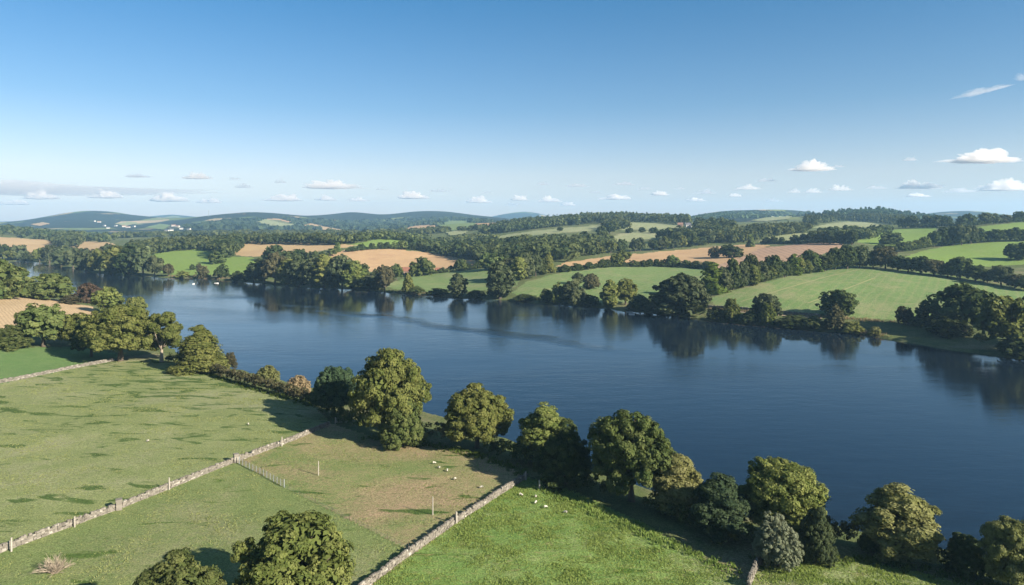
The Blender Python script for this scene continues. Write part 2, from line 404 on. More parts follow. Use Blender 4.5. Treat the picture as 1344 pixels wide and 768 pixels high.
# name, material, outline as surveyed, distance limits, label
FIELDS = [
    ("paddock", "paddock", [(-520, 640), (0, 504), (146, 474), (160, 466), (105, 455), (40, 456), (-60, 462), (-520, 500)], 0, 420, "small green paddock beyond the stone wall under the bank trees"),
    ("pasture", "tufted", [(-520, 640), (0, 504), (146, 474), (230, 470), (262, 486), (330, 509), (410, 531), (436, 556), (312, 606), (155, 669), (0, 726), (-520, 1000)], 0, 420, "big pale pasture spotted with dark tufts above the long stone wall"),
    ("pasture", "olive", [(-520, 1000), (0, 726), (155, 669), (312, 606), (372, 639), (535, 721), (484, 772), (400, 1500), (-520, 1900)], 0, 420, "olive pasture below the long stone wall with the tree and dead shrub"),
    ("pasture", "worn", [(312, 606), (436, 556), (500, 576), (560, 580), (640, 600), (692, 626), (600, 686), (484, 772), (535, 721), (372, 639)], 0, 420, "worn brownish pasture between the two stone walls with posts"),
    ("pasture", "lush", [(400, 1500), (484, 772), (600, 686), (692, 626), (760, 648), (850, 690), (940, 745), (985, 765), (1000, 900), (1100, 1900)], 0, 420, "scratched lush green pasture below the second stone wall with sheep"),
    ("pasture", "lush", [(1003, 735), (1060, 728), (1100, 735), (1180, 745), (1260, 765), (1344, 790), (1870, 900), (1870, 1900), (1100, 1900), (1000, 900), (985, 765)], 0, 420, "bright grass corner at the end of the bank by the pale bush"),
    ("stubble_field", "leftstub", [(-520, 470), (-60, 440), (0, 432), (60, 420), (134, 412), (120, 402), (80, 396), (40, 389), (0, 385), (-80, 380), (-520, 390)], 0, 600, "combed straw stubble field behind the bank trees"),
    ("stubble_field", "stubble", [(-200, 310), (0, 311), (60, 315), (140, 318), (152, 321), (100, 335), (60, 337), (0, 336), (-200, 335)], 1000, 1600, "golden stubble field under the dark wood at the river bend"),
    ("meadow", "bright", [(196, 334), (230, 329), (260, 327), (288, 330), (300, 337), (330, 338), (345, 345), (330, 358), (300, 361), (230, 361), (212, 358), (205, 345)], 600, 1000, "domed green meadow across the lake below the long wood"),
    ("stubble_field", "stubble", [(312, 319), (340, 317), (438, 320), (470, 322), (440, 327), (400, 332), (360, 336), (318, 337), (305, 333)], 700, 1060, "golden stubble field below the long wood edge"),
    ("stubble_field", "stubble2", [(415, 337), (440, 330), (470, 326), (510, 326), (560, 331), (600, 338), (640, 347), (600, 352), (540, 357), (470, 357), (440, 352), (415, 344)], 640, 980, "large tan stubble field with a farm shed below it"),
    ("meadow", "bright", [(462, 321), (490, 315), (520, 313), (532, 316), (525, 324), (500, 326), (470, 325)], 860, 1100, "small bright green field above the large tan stubble"),
    ("meadow", "mid", [(505, 374), (540, 363), (580, 357), (640, 352), (690, 350), (680, 372), (670, 388), (600, 386), (550, 382), (515, 379)], 500, 720, "green lakeside meadow below the farm shed"),
    ("meadow", "mid", [(672, 384), (690, 370), (720, 361), (770, 352), (830, 348.5), (900, 350), (935, 354), (925, 372), (905, 395), (860, 402), (760, 396), (690, 392)], 420, 640, "green lakeside meadow below the long tan field"),
    ("stubble_field", "stubble2", [(722, 354), (740, 345), (800, 336), (860, 331), (930, 325), (990, 320), (1010, 322), (980, 334), (940, 349), (880, 348), (800, 347), (760, 350)], 600, 900, "long tan field running up the hillside to the cypress"),
    ("ploughed_field", "plough", [(990, 326), (1060, 319), (1106, 319), (1108, 324), (1080, 334), (1040, 346), (940, 352), (935, 349), (980, 335)], 560, 860, "pinkish ploughed field above the tall tree row"),
    ("pasture", "mid", [(930, 392), (945, 386), (1000, 371), (1060, 357), (1125, 351), (1200, 356), (1280, 367), (1344, 381), (1870, 440), (1870, 560), (1344, 418), (1250, 424), (1180, 421), (1120, 416), (1040, 411), (985, 407), (940, 402)], 320, 540, "wide green hillside pasture with pale track lines above the lake"),
    ("meadow", "bright", [(1188, 337), (1215, 328), (1250, 322), (1300, 318), (1344, 317), (1870, 317), (1870, 347), (1344, 347), (1280, 350), (1220, 346)], 530, 760, "bright lime green field above the shore hedgerow"),
    ("meadow", "bright", [(1125, 318), (1135, 308), (1180, 301), (1230, 297), (1225, 310), (1200, 322), (1170, 326)], 700, 1020, "lime field with the single dome tree"),
    ("meadow", "bright", [(1275, 300), (1300, 296), (1344, 291), (1870, 286), (1870, 306), (1344, 305), (1285, 306)], 760, 1050, "high green field below the ridge hedgerow"),
    ("meadow", "pale", [(1060, 301), (1080, 295), (1110, 291), (1140, 292), (1165, 297), (1140, 300), (1100, 302)], 1150, 1600, "pale rounded hill field below the wooded hill"),
    ("meadow", "pale", [(645, 313), (670, 307), (720, 301), (780, 296), (830, 292), (870, 293), (905, 299), (870, 301), (810, 302), (760, 304), (700, 309), (660, 314)], 1050, 1600, "pale hilltop field below the ridge wood"),
    ("meadow", "pale", [(795, 317), (815, 306), (860, 303), (880, 306), (860, 313), (820, 318)], 850, 1160, "small pale field among hedgerow trees on the hill"),
    ("meadow", "pale", [(995, 318), (1010, 311), (1050, 305), (1070, 307), (1050, 314), (1010, 319)], 850, 1160, "pale green strip beside the plantation"),
]
cu = 0.25 * (UU[:-1, :-1] + UU[1:, :-1] + UU[:-1, 1:] + UU[1:, 1:]); cy = 0.25 * (YY[:-1, :-1] + YY[1:, :-1] + YY[:-1, 1:] + YY[1:, 1:])
cz = 0.25 * (ZZ[:-1, :-1] + ZZ[1:, :-1] + ZZ[:-1, 1:] + ZZ[1:, 1:]); csd = 0.25 * (SD[:-1, :-1] + SD[1:, :-1] + SD[:-1, 1:] + SD[1:, 1:])
cpy = HY + (H - cz) * F / cy
cx = (cu - CX) / F * cy
wob = np.clip(cy / 300, .3, 1.0)
cu_w = cu + 3.0 * vnoise(cx, cy, 9, 11) * wob; cpy_w = cpy + 2.0 * vnoise(cx, cy, 9, 12) * wob * .6
FID = np.zeros(cu.shape, int)
for k, (nm, mt, poly, y0, y1, lab) in enumerate(FIELDS):
    FID[inpoly(cu_w, cpy_w, poly) & (cy > y0) & (cy < y1) & (csd > 1.5) & (FID == 0)] = k + 1
FID[(FID == 0) & (cy > 1750)] = -1

V_all = np.stack([XX, YY, ZZ], -1).reshape(-1, 3)
I0 = (np.arange(NY - 1)[:, None] * NU + np.arange(NU - 1)[None])
QUADS = np.stack([I0, I0 + 1, I0 + NU + 1, I0 + NU], -1).reshape(-1, 4)
dzx = np.gradient(V_all.reshape(NY, NU, 3), axis=1); dzy = np.gradient(V_all.reshape(NY, NU, 3), axis=0)
NRM = np.cross(dzx.reshape(-1, 3), dzy.reshape(-1, 3)); NRM /= np.linalg.norm(NRM, axis=1)[:, None]

def patch(name, mask, mat):
    q = QUADS[mask.ravel()]
    ids, inv = np.unique(q, return_inverse=True)
    me = mesh_np(name, V_all[ids], inv.reshape(-1, 4), [mat], True)
    me.normals_split_custom_set_from_vertices(NRM[ids].astype(np.float32))
    return link(bpy.data.objects.new(name, me))

def hills_mat():
    s = NT("hill_woods_and_fields")
    v = s.n("ShaderNodeTexVoronoi", feature="F1"); s.l(s.map((1, .45, 0)), v.inputs["Vector"]); v.inputs["Scale"].default_value = .009; v.inputs["Randomness"].default_value = .9
    hue = s.n("ShaderNodeSeparateColor"); s.l(v.outputs["Color"], hue.inputs[0])
    c = s.ramp(hue.outputs[0], [(0, (.085, .12, .04)), (.3, (.12, .15, .05)), (.5, (.30, .24, .14)), (.62, (.15, .17, .06)), (.8, (.36, .27, .16)), (1, (.11, .14, .05))], "CONSTANT")
    nz = s.noise(.0022, 5, .6); tr = s.noise(.06, 4, .7)
    wood = s.mix((.015, .024, .019), (.030, .041, .027), tr)
    m = s.ramp(s.math("ADD", nz, s.math("MULTIPLY", hue.outputs[1], .16)), [(.655, (1, 1, 1)), (.665, (0, 0, 0))])
    c = s.mix(c, wood, m)
    s.principled(c, .95, s.bump(s.math("MULTIPLY", tr, m), 1.0, 9), .05); return s.m

tag(patch("ground", FID == 0, ROUGH), "rough banks and hedge bottoms between the fields", "ground", kind="structure")
tag(patch("hills", FID == -1, hills_mat()), "wooded blue hills across the horizon", "hills", kind="structure")
for k, (nm, mt, poly, y0, y1, lab) in enumerate(FIELDS):
    if (FID == k + 1).sum() > 0:
        tag(patch(nm, FID == k + 1, MAT_F[mt]), lab, nm.replace("_", " "), kind="structure")

# far fields laid on the distant hills
HILLF = []
def drape(name, mat, poly, y0, y1, lab, lift=1.5):
    HILLF.append((poly, y0, y1))
    mask = inpoly(cu, cpy, poly) & (cy > y0) & (cy < y1)
    if mask.sum() < 2: return
    q = QUADS[mask.ravel()]; ids, inv = np.unique(q, return_inverse=True)
    v = V_all[ids].copy(); v[:, 2] += lift
    tag(link(bpy.data.objects.new(name, mesh_np(name, v, inv.reshape(-1, 4), [mat], True))), lab, "field", kind="structure")

# ------------------------------------------------------------------ the lake
def lake_mat():
    s = NT("lake_water")
    w1 = s.noise(.9, 3, .6, vec=s.map((.35, 1, 1), .15)); w2 = s.noise(.22, 3, .55, vec=s.map((.4, 1, 1), .1)); w3 = s.noise(3.2, 2, .6)
    calm = s.ramp(s.noise(.006, 4, .55, vec=s.map((.6, 1.6, 1), .25), dist=1.0), [(.36, (.12, .12, .12)), (.64, (1.35, 1.35, 1.35))])
    h = s.math("MULTIPLY", s.math("ADD", s.math("ADD", s.math("MULTIPLY", w1, .5), s.math("MULTIPLY", w2, 1.0)), s.math("MULTIPLY", w3, .10)), calm)
    sp = s.n("ShaderNodeSeparateXYZ"); s.l(s.pos(), sp.inputs[0])
    wob = s.math("MULTIPLY", s.math("SUBTRACT", s.noise(.02, 3, .5), .5), 34)
    across = s.math("ADD", s.math("ADD", s.math("MULTIPLY", sp.outputs[0], .636), s.math("MULTIPLY", sp.outputs[1], .772)), -241.0)
    across = s.math("ABSOLUTE", s.math("ADD", across, wob))
    along = s.math("ADD", s.math("MULTIPLY", sp.outputs[0], .772), s.math("MULTIPLY", sp.outputs[1], -.636))
    fade = s.ramp(s.math("DIVIDE", s.math("ABSOLUTE", s.math("ADD", along, 292)), 190), [(.55, (1, 1, 1)), (1, (0, 0, 0))])
    band = s.math("MULTIPLY", s.ramp(s.math("DIVIDE", across, 9), [(.3, (1, 1, 1)), (1, (0, 0, 0))]), fade)
    h = s.math("MULTIPLY", h, s.math("ADD", 1.0, s.math("MULTIPLY", band, 2.6)))
    b = s.bump(h, .24, .35)
    p = s.principled((.006, .012, .020), s.math("ADD", .03, s.math("MULTIPLY", calm, .07)), b, .5)
    p.inputs["IOR"].default_value = 1.333
    return s.m
poly = [Vector((x, y, 0)) for x, y in LAKE]
mb = MB()
from mathutils.geometry import tessellate_polygon
sh = LAKE.copy(); cen = sh.mean(0)
tri = tessellate_polygon([poly])
# carry the water a few metres under the banks
out = []
for i in range(len(LAKE)):
    e = LAKE[(i + 1) % len(LAKE)] - LAKE[i - 1]; nrm = np.array([e[1], -e[0]]) / (np.linalg.norm(e) + 1e-9)
    out.append(LAKE[i] + nrm * 4)
test = sdist(np.array(out), LAKE)
out = [o if t_ > 0 else LAKE[i] - (o - LAKE[i]) for i, (o, t_) in enumerate(zip(out, test))]
mb.add([(p[0], p[1], 0.0) for p in out], [tuple(f) if (out[f[1]][0] - out[f[0]][0]) * (out[f[2]][1] - out[f[0]][1]) - (out[f[1]][1] - out[f[0]][1]) * (out[f[2]][0] - out[f[0]][0]) > 0 else (f[0], f[2], f[1]) for f in tri])
tag(mb.obj("lake", lake_mat()), "dark blue lake winding through the valley", "lake", kind="structure")

# ------------------------------------------------------------------ foliage
def unit(a): return a / (np.linalg.norm(a, axis=-1, keepdims=True) + 1e-9)

def quads_from(P, N, size, r, asp=.62):
    """leaf sprays: one bent-free diamond each, centred on P facing N"""
    a = unit(np.cross(N, unit(r.normal(size=N.shape)))); b = np.cross(unit(N), a)
    s = size[:, None]
    V = np.stack([P - a * s, P - b * s * asp + N * s * .12, P + a * s, P + b * s * asp + N * s * .12], 1).reshape(-1, 3)
    return V, np.arange(len(V)).reshape(-1, 4)

def lobes_for(shape, r, Ht=12.0, Wd=12.0):
    """ellipsoid lobes (centre, radii) of a crown for a tree Ht tall and Wd wide"""
    L = []
    if shape in ("oak", "dome", "airy"):
        cz, rz = (.55 * Ht, .45 * Ht) if shape != "dome" else (.44 * Ht, .54 * Ht)
        k = {"oak": 19, "dome": 20, "airy": 10}[shape]
        if shape != "airy": L.append((np.array([0, 0, cz]), np.array([.33 * Wd, .33 * Wd, rz * .72])))
        for i in range(k):
            th = i * 2.399 + r.uniform(-.4, .4); ph = 1 - (i + .5) / k * 1.80 + r.uniform(-.12, .12); ph = np.clip(ph, -.92, 1)
            q = math.sqrt(max(0, 1 - abs(ph) ** (2 if ph > 0 else 3.2)))
            out_ = r.uniform(.80, 1.08); rad = r.uniform(.10, .23) * Wd * (.85 if shape == "airy" else 1)
            c = np.array([math.cos(th) * q * (.5 * Wd - rad * .9) * out_, math.sin(th) * q * (.5 * Wd - rad * .9) * out_, cz + ph * (rz - rad * .8) * r.uniform(.88, 1.04)])
            L.append((c, np.array([rad, rad, rad * r.uniform(.75, 1.0)])))
    elif shape == "tall":
        for i in range(13):
            f = (i + .5) / 13; th = i * 2.399
            w = (.5 * Wd) * (math.sin(math.pi * min(1, .12 + f * .86)) ** .6)
            rad = r.uniform(.15, .22) * Wd
            L.append((np.array([math.cos(th) * max(0, w - rad), math.sin(th) * max(0, w - rad), Ht * (.14 + .8 * f) - rad * .4]), np.array([rad, rad, rad * 1.25])))
        L.append((np.array([0, 0, .5 * Ht]), np.array([.3 * Wd, .3 * Wd, .4 * Ht])))
    elif shape == "cone":
        for i in range(16):
            f = (i + .5) / 16; th = i * 2.399
            w = .5 * Wd * (1 - f) ** .75; rad = (.10 + .14 * (1 - f)) * Wd
            L.append((np.array([math.cos(th) * max(0, w - rad), math.sin(th) * max(0, w - rad), Ht * (.06 + .9 * f) - rad * .3]), np.array([rad, rad, rad * 1.5])))
        L.append((np.array([0, 0, .42 * Ht]), np.array([.24 * Wd, .24 * Wd, .42 * Ht])))
    elif shape == "bush":
        for i in range(11):
            th = i * 2.399; f = math.sqrt((i + .5) / 11); rad = r.uniform(.16, .24) * Wd
            zt = Ht * math.sqrt(max(.1, 1 - f * f * .85)) * r.uniform(.85, 1.05)
            L.append((np.array([math.cos(th) * f * (.5 * Wd - rad * .7), math.sin(th) * f * (.5 * Wd - rad * .7), zt - rad]), np.array([rad, rad, max(rad, (zt) * .55)])))
    elif shape == "plume":
        for i in range(18):
            th = i * 2.399; f = math.sqrt((i + .5) / 18); rad = r.uniform(.085, .14) * Wd
            zt = Ht * (1 - .55 * f * f) * r.uniform(.82, 1.05)
            c = np.array([math.cos(th) * f * .42 * Wd, math.sin(th) * f * .42 * Wd, zt * .55])
            L.append((c, np.array([rad, rad, zt * .48])))
    return L

def foliage(shape, seed, leaf, nclump, per, Ht=12.0, Wd=12.0, clump=.95, inner=.12, L=None):
    r = np.random.default_rng(seed)
    L = L or lobes_for(shape, r, Ht, Wd)
    C = np.array([l[0] for l in L]); R = np.array([l[1] for l in L])
    area = (R[:, 0] * R[:, 2]) ** 1.0; pr = area / area.sum()
    idx = r.choice(len(L), nclump * 3, p=pr)
    d = unit(r.normal(size=(len(idx), 3)))
    P = C[idx] + d * R[idx] * .92
    keep = P[:, 2] > .04 * Ht
    q = (((P[:, None] - C[None]) / R[None]) ** 2).sum(-1); q[np.arange(len(idx)), idx] = 9
    keep &= q.min(1) > .62
    keep &= (d[:, 2] > -.75)
    P, d, idx = P[keep][:nclump], d[keep][:nclump], idx[keep][:nclump]
    nrm = unit(d / R[idx]); m = len(P)
    rc = clump * r.uniform(.6, 1.25, m) * (R[idx].mean(1) / R.mean()) ** .5
    ci = np.repeat(np.arange(m), per); k = len(ci)
    dd = unit(r.normal(size=(k, 3)) + nrm[ci] * .55 + np.array([0, 0, .25]))
    pos = P[ci] + dd * (rc[ci] * r.uniform(.45, 1.05, k) ** .6)[:, None] * np.array([1, 1, .8])
    N = unit(dd * .9 + nrm[ci] * .35 + r.normal(size=(k, 3)) * .38 + np.array([0, 0, .18]))
    ctint = r.uniform(.1, .75, m)
    tint = np.clip(ctint[ci] + r.normal(size=k) * .16, 0, 1)
    size = leaf * r.uniform(.65, 1.3, k)
    # leaves within the crown, so that it closes
    ki = int(k * inner); ii = r.choice(len(L), ki, p=pr)
    di = unit(r.normal(size=(ki, 3)))
    pi_ = C[ii] + di * R[ii] * (r.uniform(.2, .8, ki) ** .5)[:, None]
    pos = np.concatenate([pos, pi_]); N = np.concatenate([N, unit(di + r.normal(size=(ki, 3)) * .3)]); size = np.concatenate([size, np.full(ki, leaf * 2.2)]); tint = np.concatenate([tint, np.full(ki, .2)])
    pos[:, 2] = np.maximum(pos[:, 2], .05)
    V, Q = quads_from(pos, N, size, r)
    return V, Q, np.repeat(tint, 4), L

def trunk_mb(shape, seed, L, Ht=12.0, Wd=12.0, n=7):
    r = random.Random(seed); mb = MB()
    r0 = .034 * Ht
    lean = Vector((r.uniform(-.3, .3), r.uniform(-.3, .3), 0))
    top = Vector((lean.x * 2, lean.y * 2, Ht * (.55 if shape in ("oak", "dome", "airy") else .85)))
    pts = [Vector((0, 0, -.6)), Vector((0, 0, .25)), Vector((lean.x * .4, lean.y * .4, Ht * .16)), Vector((lean.x, lean.y, Ht * .34)), top]
    mb.tube(pts, [r0 * 1.6, r0 * 1.25, r0 * .9, r0 * .72, r0 * .2], n)
    for c, rr in L[1:]:
        if r.random() < .75:
            c = Vector(c); s = Vector((lean.x * .7, lean.y * .7, min(Ht * r.uniform(.22, .42), c.z * .8)))
            m = s.lerp(c, .5) + Vector((r.uniform(-.3, .3), r.uniform(-.3, .3), -.25))
            mb.tube([s, m, c + (c - m) * .35], [r0 * .42, r0 * .26, r0 * .07], 5)
    return mb

LODS = {"near": dict(leaf=.19, nclump=340, per=100, clump=.80), "mid": dict(leaf=.52, nclump=130, per=26, clump=1.0), "far": dict(leaf=.95, nclump=60, per=13, clump=1.15)}
PROTO = {}
def proto(shape, lod, variant):
    key = (shape, lod, variant)
    if key not in PROTO:
        seed = hash_(shape) + variant * 31
        dims = {"oak": (12, 12), "dome": (12, 13), "airy": (12, 10), "tall": (12, 7.5), "cone": (12, 6), "bush": (12, 14), "plume": (12, 11)}[shape]
        pp = dict(LODS[lod])
        if shape == "plume": pp["clump"] *= .62; pp["leaf"] *= .8; pp["nclump"] = int(pp["nclump"] * 1.3)
        if lod != "far" and variant % 2: pp["nclump"] = int(pp["nclump"] * .78)
        if shape == "airy": pp["nclump"] = int(pp["nclump"] * .62)
        if shape in ("cone", "tall"): pp["nclump"] = int(pp["nclump"] * .85)
        V, Q, tn, L = foliage(shape, seed, Ht=dims[0], Wd=dims[1], inner=.05 if shape == "airy" else .12, **pp)
        V = V / np.array([dims[1], dims[1], dims[0]]) # unit height and width
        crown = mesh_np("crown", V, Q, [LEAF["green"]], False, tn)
        tb = trunk_mb(shape, seed, L, *dims)
        tb.v = [(x / dims[1], y / dims[1], z / dims[0]) for x, y, z in tb.v]
        tr = tb.mesh("trunk", [BARK], True)
        whole = None
        if lod == "far":
            q4 = [f for f in tb.f if len(f) == 4]
            VV = np.concatenate([V, np.array(tb.v)]); QQ = np.concatenate([Q, np.array(q4) + len(V)])
            whole = mesh_np("tree", VV, QQ, [LEAF["green"], BARK], False, np.concatenate([tn, np.zeros(len(tb.v))]), np.concatenate([np.zeros(len(Q)), np.ones(len(q4))]))
        PROTO[key] = (crown, tr, whole)
    return PROTO[key]
def hash_(s): return sum((i + 1) * ord(c) for i, c in enumerate(s)) * 7

NTREE = [0]
def put_tree(px, py, w, h, shape, colour, label, cat=None, group=None, name=None, y0=40, rz=None, depth=1.0, loc=None, bark=None):
    """a tree whose foot is at the surveyed mark, w and h being its size there in survey units"""
    p = loc or ground(px, py, y0)
    k = p.y / F; wd, ht = w * k, h * k
    NTREE[0] += 1
    i = NTREE[0]
    lod = "near" if p.y < 250 else ("mid" if p.y < 600 else "far")
    crown, trunk, whole = proto(shape, lod, i % (3 if lod != "near" else 2 if shape != "oak" else 4))
    name = name or {"oak": "broadleaf_tree", "dome": "broadleaf_tree", "airy": "broadleaf_tree", "tall": "tall_tree", "cone": "conical_tree", "bush": "shrub", "plume": "willow_shrub"}[shape]
    rz = rng.uniform(0, 6.28) if rz is None else rz
    sc = (wd * 1.03, wd * 1.03 * depth, ht * 1.02)
    cat = cat or ("shrub" if shape in ("bush",) else "tree")
    base = Vector((p.x, p.y, p.z - .1))
    if lod == "far":
        o = bpy.data.objects.new(name, whole); o.location = base; o.rotation_euler = (0, 0, rz); o.scale = sc
        link(o); o.material_slots[0].link = "OBJECT"; o.material_slots[0].material = LEAF[colour]
        tag(o, label, cat, group); return o
    root = empty(name, base, rz, sc)
    tag(root, label, cat, group)
    c = bpy.data.objects.new("crown", crown); link(c, root); c.material_slots[0].link = "OBJECT"; c.material_slots[0].material = LEAF[colour]
    t_ = bpy.data.objects.new("trunk", trunk); link(t_, root)
    if bark: t_.material_slots[0].link = "OBJECT"; t_.material_slots[0].material = bark
    return root

T = put_tree
# --- pasture and near bank (foot column, foot row, width, height)
T(388, 815, 152, 136, "oak", "olive", "big olive tree alone in the olive pasture casting a round shadow", depth=.95)
T(230, 862, 126, 124, "oak", "green", "tree cut by the bottom edge, its top beside the big pasture tree")
T(512, 578, 108, 113, "oak", "olive", "tallest broad tree on the bank at the end of the long wall", depth=.9)
T(528, 586, 60, 55, "bush", "green", "round green bush in front of the tallest bank tree", cat="shrub")
T(438, 548, 58, 68, "oak", "blue", "dark bank tree next to the end of the long wall, hedge side")
T(626, 588, 88, 78, "oak", "olive", "olive tree on the bank between the tallest tree and the second wall")
T(714, 612, 72, 78, "tall", "olive", "olive upright tree on the bank behind the end of the second wall")
T(742, 634, 78, 62, "bush", "dark", "dark bush tree at the end of the second wall", cat="tree")
T(829, 658, 112, 118, "oak", "green", "large dense green tree standing over the lush pasture's edge", depth=.95)
T(890, 676, 66, 76, "tall", "pale", "yellowish tree squeezed behind the large dense green tree")
T(945, 706, 74, 80, "tall", "blue", "dark bluish tree between the yellowish tree and the light olive crown")
T(1026, 706, 118, 100, "oak", "olive", "wide light olive tree above the grey willow bush", depth=.9)
T(1021, 742, 62, 74, "plume", "grey", "silver grey willow bush at the short stone wall", cat="shrub")
T(1071, 738, 48, 58, "bush", "greydark", "dull green bush against the grey willow bush")
T(1182, 733, 100, 92, "tall", "pale", "pale yellow green tree alone on the bank of the bright grass corner", depth=.9)
T(1332, 778, 78, 96, "oak", "pale", "pale tree at the frame edge at the end of the bank")
T(1268, 752, 54, 42, "bush", "dark", "low dark bush between the two pale trees of the bank end")
T(1140, 722, 26, 22, "bush", "green", "small green shrub in the hedge before the pale yellow green tree")
T(262, 488, 64, 60, "cone", "olive", "layered tree with pale trunk at the start of the lakeside hedge", depth=1, bark=PALEBARK, name="broadleaf_tree", cat="tree")
T(212, 475, 52, 64, "airy", "olive", "thin airy tree letting the lake show through its crown", bark=PALEBARK)
T(158, 474, 92, 74, "oak", "olive", "broadest tree of the group at the paddock wall's end")
T(120, 468, 50, 48, "oak", "dark", "dark tree squeezed against the broadest paddock tree")
T(98, 455, 42, 42, "oak", "olive", "light olive tree between the paddock's two large trees")
T(57, 455, 62, 56, "oak", "green", "round green tree before the combed stubble with a dark side")
T(14, 458, 46, 26, "bush", "green", "low green bush at the paddock's upper corner")
T(64, 394, 58, 36, "dome", "green", "wide tree between the combed stubble and the lake")
T(118, 398, 32, 27, "dome", "copper", "dark red copper tree at the lake edge")
T(141, 412, 36, 34, "oak", "olive", "green tree beside the red copper tree")
T(178, 416, 28, 27, "dome", "olive", "small round tree on the point nearest open water")
T(2, 392, 66, 52, "dome", "green", "large tree mass at the upper corner of the combed stubble", depth=.8)
T(-30, 398, 60, 40, "dome", "green", "tree at the picture edge behind the combed stubble")
T(36, 391, 30, 16, "bush", "olive", "low shrub row piece before the wide stubble tree")
T(92, 399, 26, 10, "bush", "brown", "low brown scrub under the red copper tree")
T(352, 503, 34, 26, "plume", "pale", "pale yellow bush rising behind the lakeside hedge", cat="shrub")
T(301, 484, 20, 18, "bush", "brown", "small brown bush on top of the lakeside hedge")
T(392, 517, 36, 27, "plume", "straw", "pinkish twiggy bush behind the lakeside hedge", cat="shrub")
# --- opposite shore
T(1265, 437, 78, 62, "oak", "dark", "tall dark clump tree on the opposite shore by the round brown tree", depth=.8)
T(1324, 462, 80, 70, "oak", "olive", "largest shore tree at the far bank's frame edge", depth=.8)
T(1242, 440, 52, 24, "bush", "dark", "low dark thicket at the foot of the tall dark clump tree")
T(1362, 455, 60, 66, "oak", "dark", "dark tree cut by the frame edge on the opposite shore")
T(1216, 428, 26, 31, "airy", "dark", "small dark airy tree touching the low dark thicket")
T(1338, 470, 50, 24, "bush", "dark", "low dark thicket at the waterside under the largest shore tree")
T(1187, 426, 22, 26, "dome", "brown", "small round brown tree with a bare trunk on the opposite shore", depth=1)
T(1206, 428, 26, 12, "bush", "dark", "dark scrub below the small airy tree")
T(1240, 442, 16, 22, "plume", "brown", "brown sapling before the tall dark clump tree", cat="shrub")
T(1100, 414, 52, 36, "dome", "dark", "dark domed tree alone at the foot of the wide hillside pasture", depth=.9)
T(1096, 434, 26, 27, "bush", "brown", "brown bush at the water under the dark domed tree")
T(1118, 436, 30, 12, "bush", "olive", "low reeds and scrub beside the brown bush", cat="shrub")
T(1148, 446, 18, 10, "bush", "pale", "pale straw scrub on the little shore point", cat="shrub")
T(1006, 420, 40, 35, "dome", "greydark", "round tree on the shore track at the hillside pasture")
T(1008, 428, 22, 24, "bush", "olive", "lighter bush under the round shore track tree")
T(1040, 428, 50, 12, "bush", "dark", "low dark shore scrub between the two shore domes", cat="shrub")
T(1068, 431, 34, 13, "bush", "green", "low green shore scrub next to the brown bush", cat="shrub")
T(960, 424, 24, 25, "bush", "olive", "yellow green shore bush near the great grey dome")
T(940, 421, 26, 14, "bush", "dark", "low dark bush joining the great grey dome")
T(985, 424, 30, 13, "bush", "dark", "low dark scrub by the yellow green shore bush", cat="shrub")
T(891, 416, 80, 55, "dome", "greydark", "great grey green dome tree leaning over the water", depth=.85)
T(884, 417, 74, 28, "bush", "greydark", "low skirt of bushes at the water under the great dome")
T(936, 385, 34, 40, "cone", "bright", "bright green pointed tree at the head of the tall row", name="conical_tree")
T(800, 407, 24, 34, "tall", "olive", "narrow shore tree of the pair over a pale landing", cat="tree")
T(821, 400, 30, 33, "oak", "olive", "rounder shore tree of the pair over a pale landing")
T(840, 410, 34, 17, "bush", "dark", "low dark shore scrub beside the great grey dome")
T(753, 404, 34, 28, "bush", "greydark", "rounded shore bush beside the feathery bush")
T(734, 401, 28, 30, "plume", "olive", "feathery olive shore bush", cat="shrub")
T(718, 400, 22, 15, "bush", "dark", "low dark bush under the feathery olive bush")
T(776, 379, 24, 20, "dome", "brown", "brown round tree in the meadow behind the shore bushes", depth=1)
T(759, 373, 15, 15, "oak", "greydark", "small dark tree touching the brown meadow tree")
T(656, 396, 38, 47, "tall", "greydark", "tall rounded tree standing at the water with a clear reflection", cat="tree")
T(601, 394, 24, 29, "tall", "greydark", "small rounded shore tree alone at the green meadow", cat="tree")
T(600, 397, 14, 15, "bush", "olive", "light bush under the small rounded shore tree")
T(536, 391, 16, 20, "bush", "olive", "pale shore bush between the red brown tree and small rounded tree")
T(505, 384, 25, 35, "oak", "brown", "red brown shore tree at the meadow's tip")
T(520, 368, 17, 21, "oak", "green", "green tree behind the red brown shore tree")
T(500, 387, 12, 14, "bush", "pale", "pale little bush below the red brown tree")
T(484, 380, 34, 14, "bush", "dark", "low dark shore thicket next to the red brown tree")
T(554, 362, 33, 25, "dome", "green", "round tree standing by the farm shed", depth=1)
T(543, 363, 13, 13, "bush", "olive", "small light bush before the farm shed tree")
T(604, 355, 18, 15, "dome", "green", "small round tree on the boundary of the large tan stubble", depth=1)
T(646, 354, 32, 23, "dome", "green", "wide dome tree behind the tall shore tree")
for px_, py_, w_, h_, lab in [(545, 386, 26, 7, "thin shore hedge west of the lakeside meadow's middle"), (575, 389, 30, 7, "thin shore hedge east of the pale shore bush"), (625, 393, 26, 8, "shore scrub between the two rounded shore trees"),
                              (690, 398, 34, 7, "shore scrub east of the tall rounded tree"), (775, 404, 26, 12, "dark shore scrub below the brown meadow tree"), (863, 412, 28, 14, "shore scrub touching the great dome from the pale landing side")]:
    T(px_, py_, w_, h_, "bush", "dark", lab, cat="shrub")
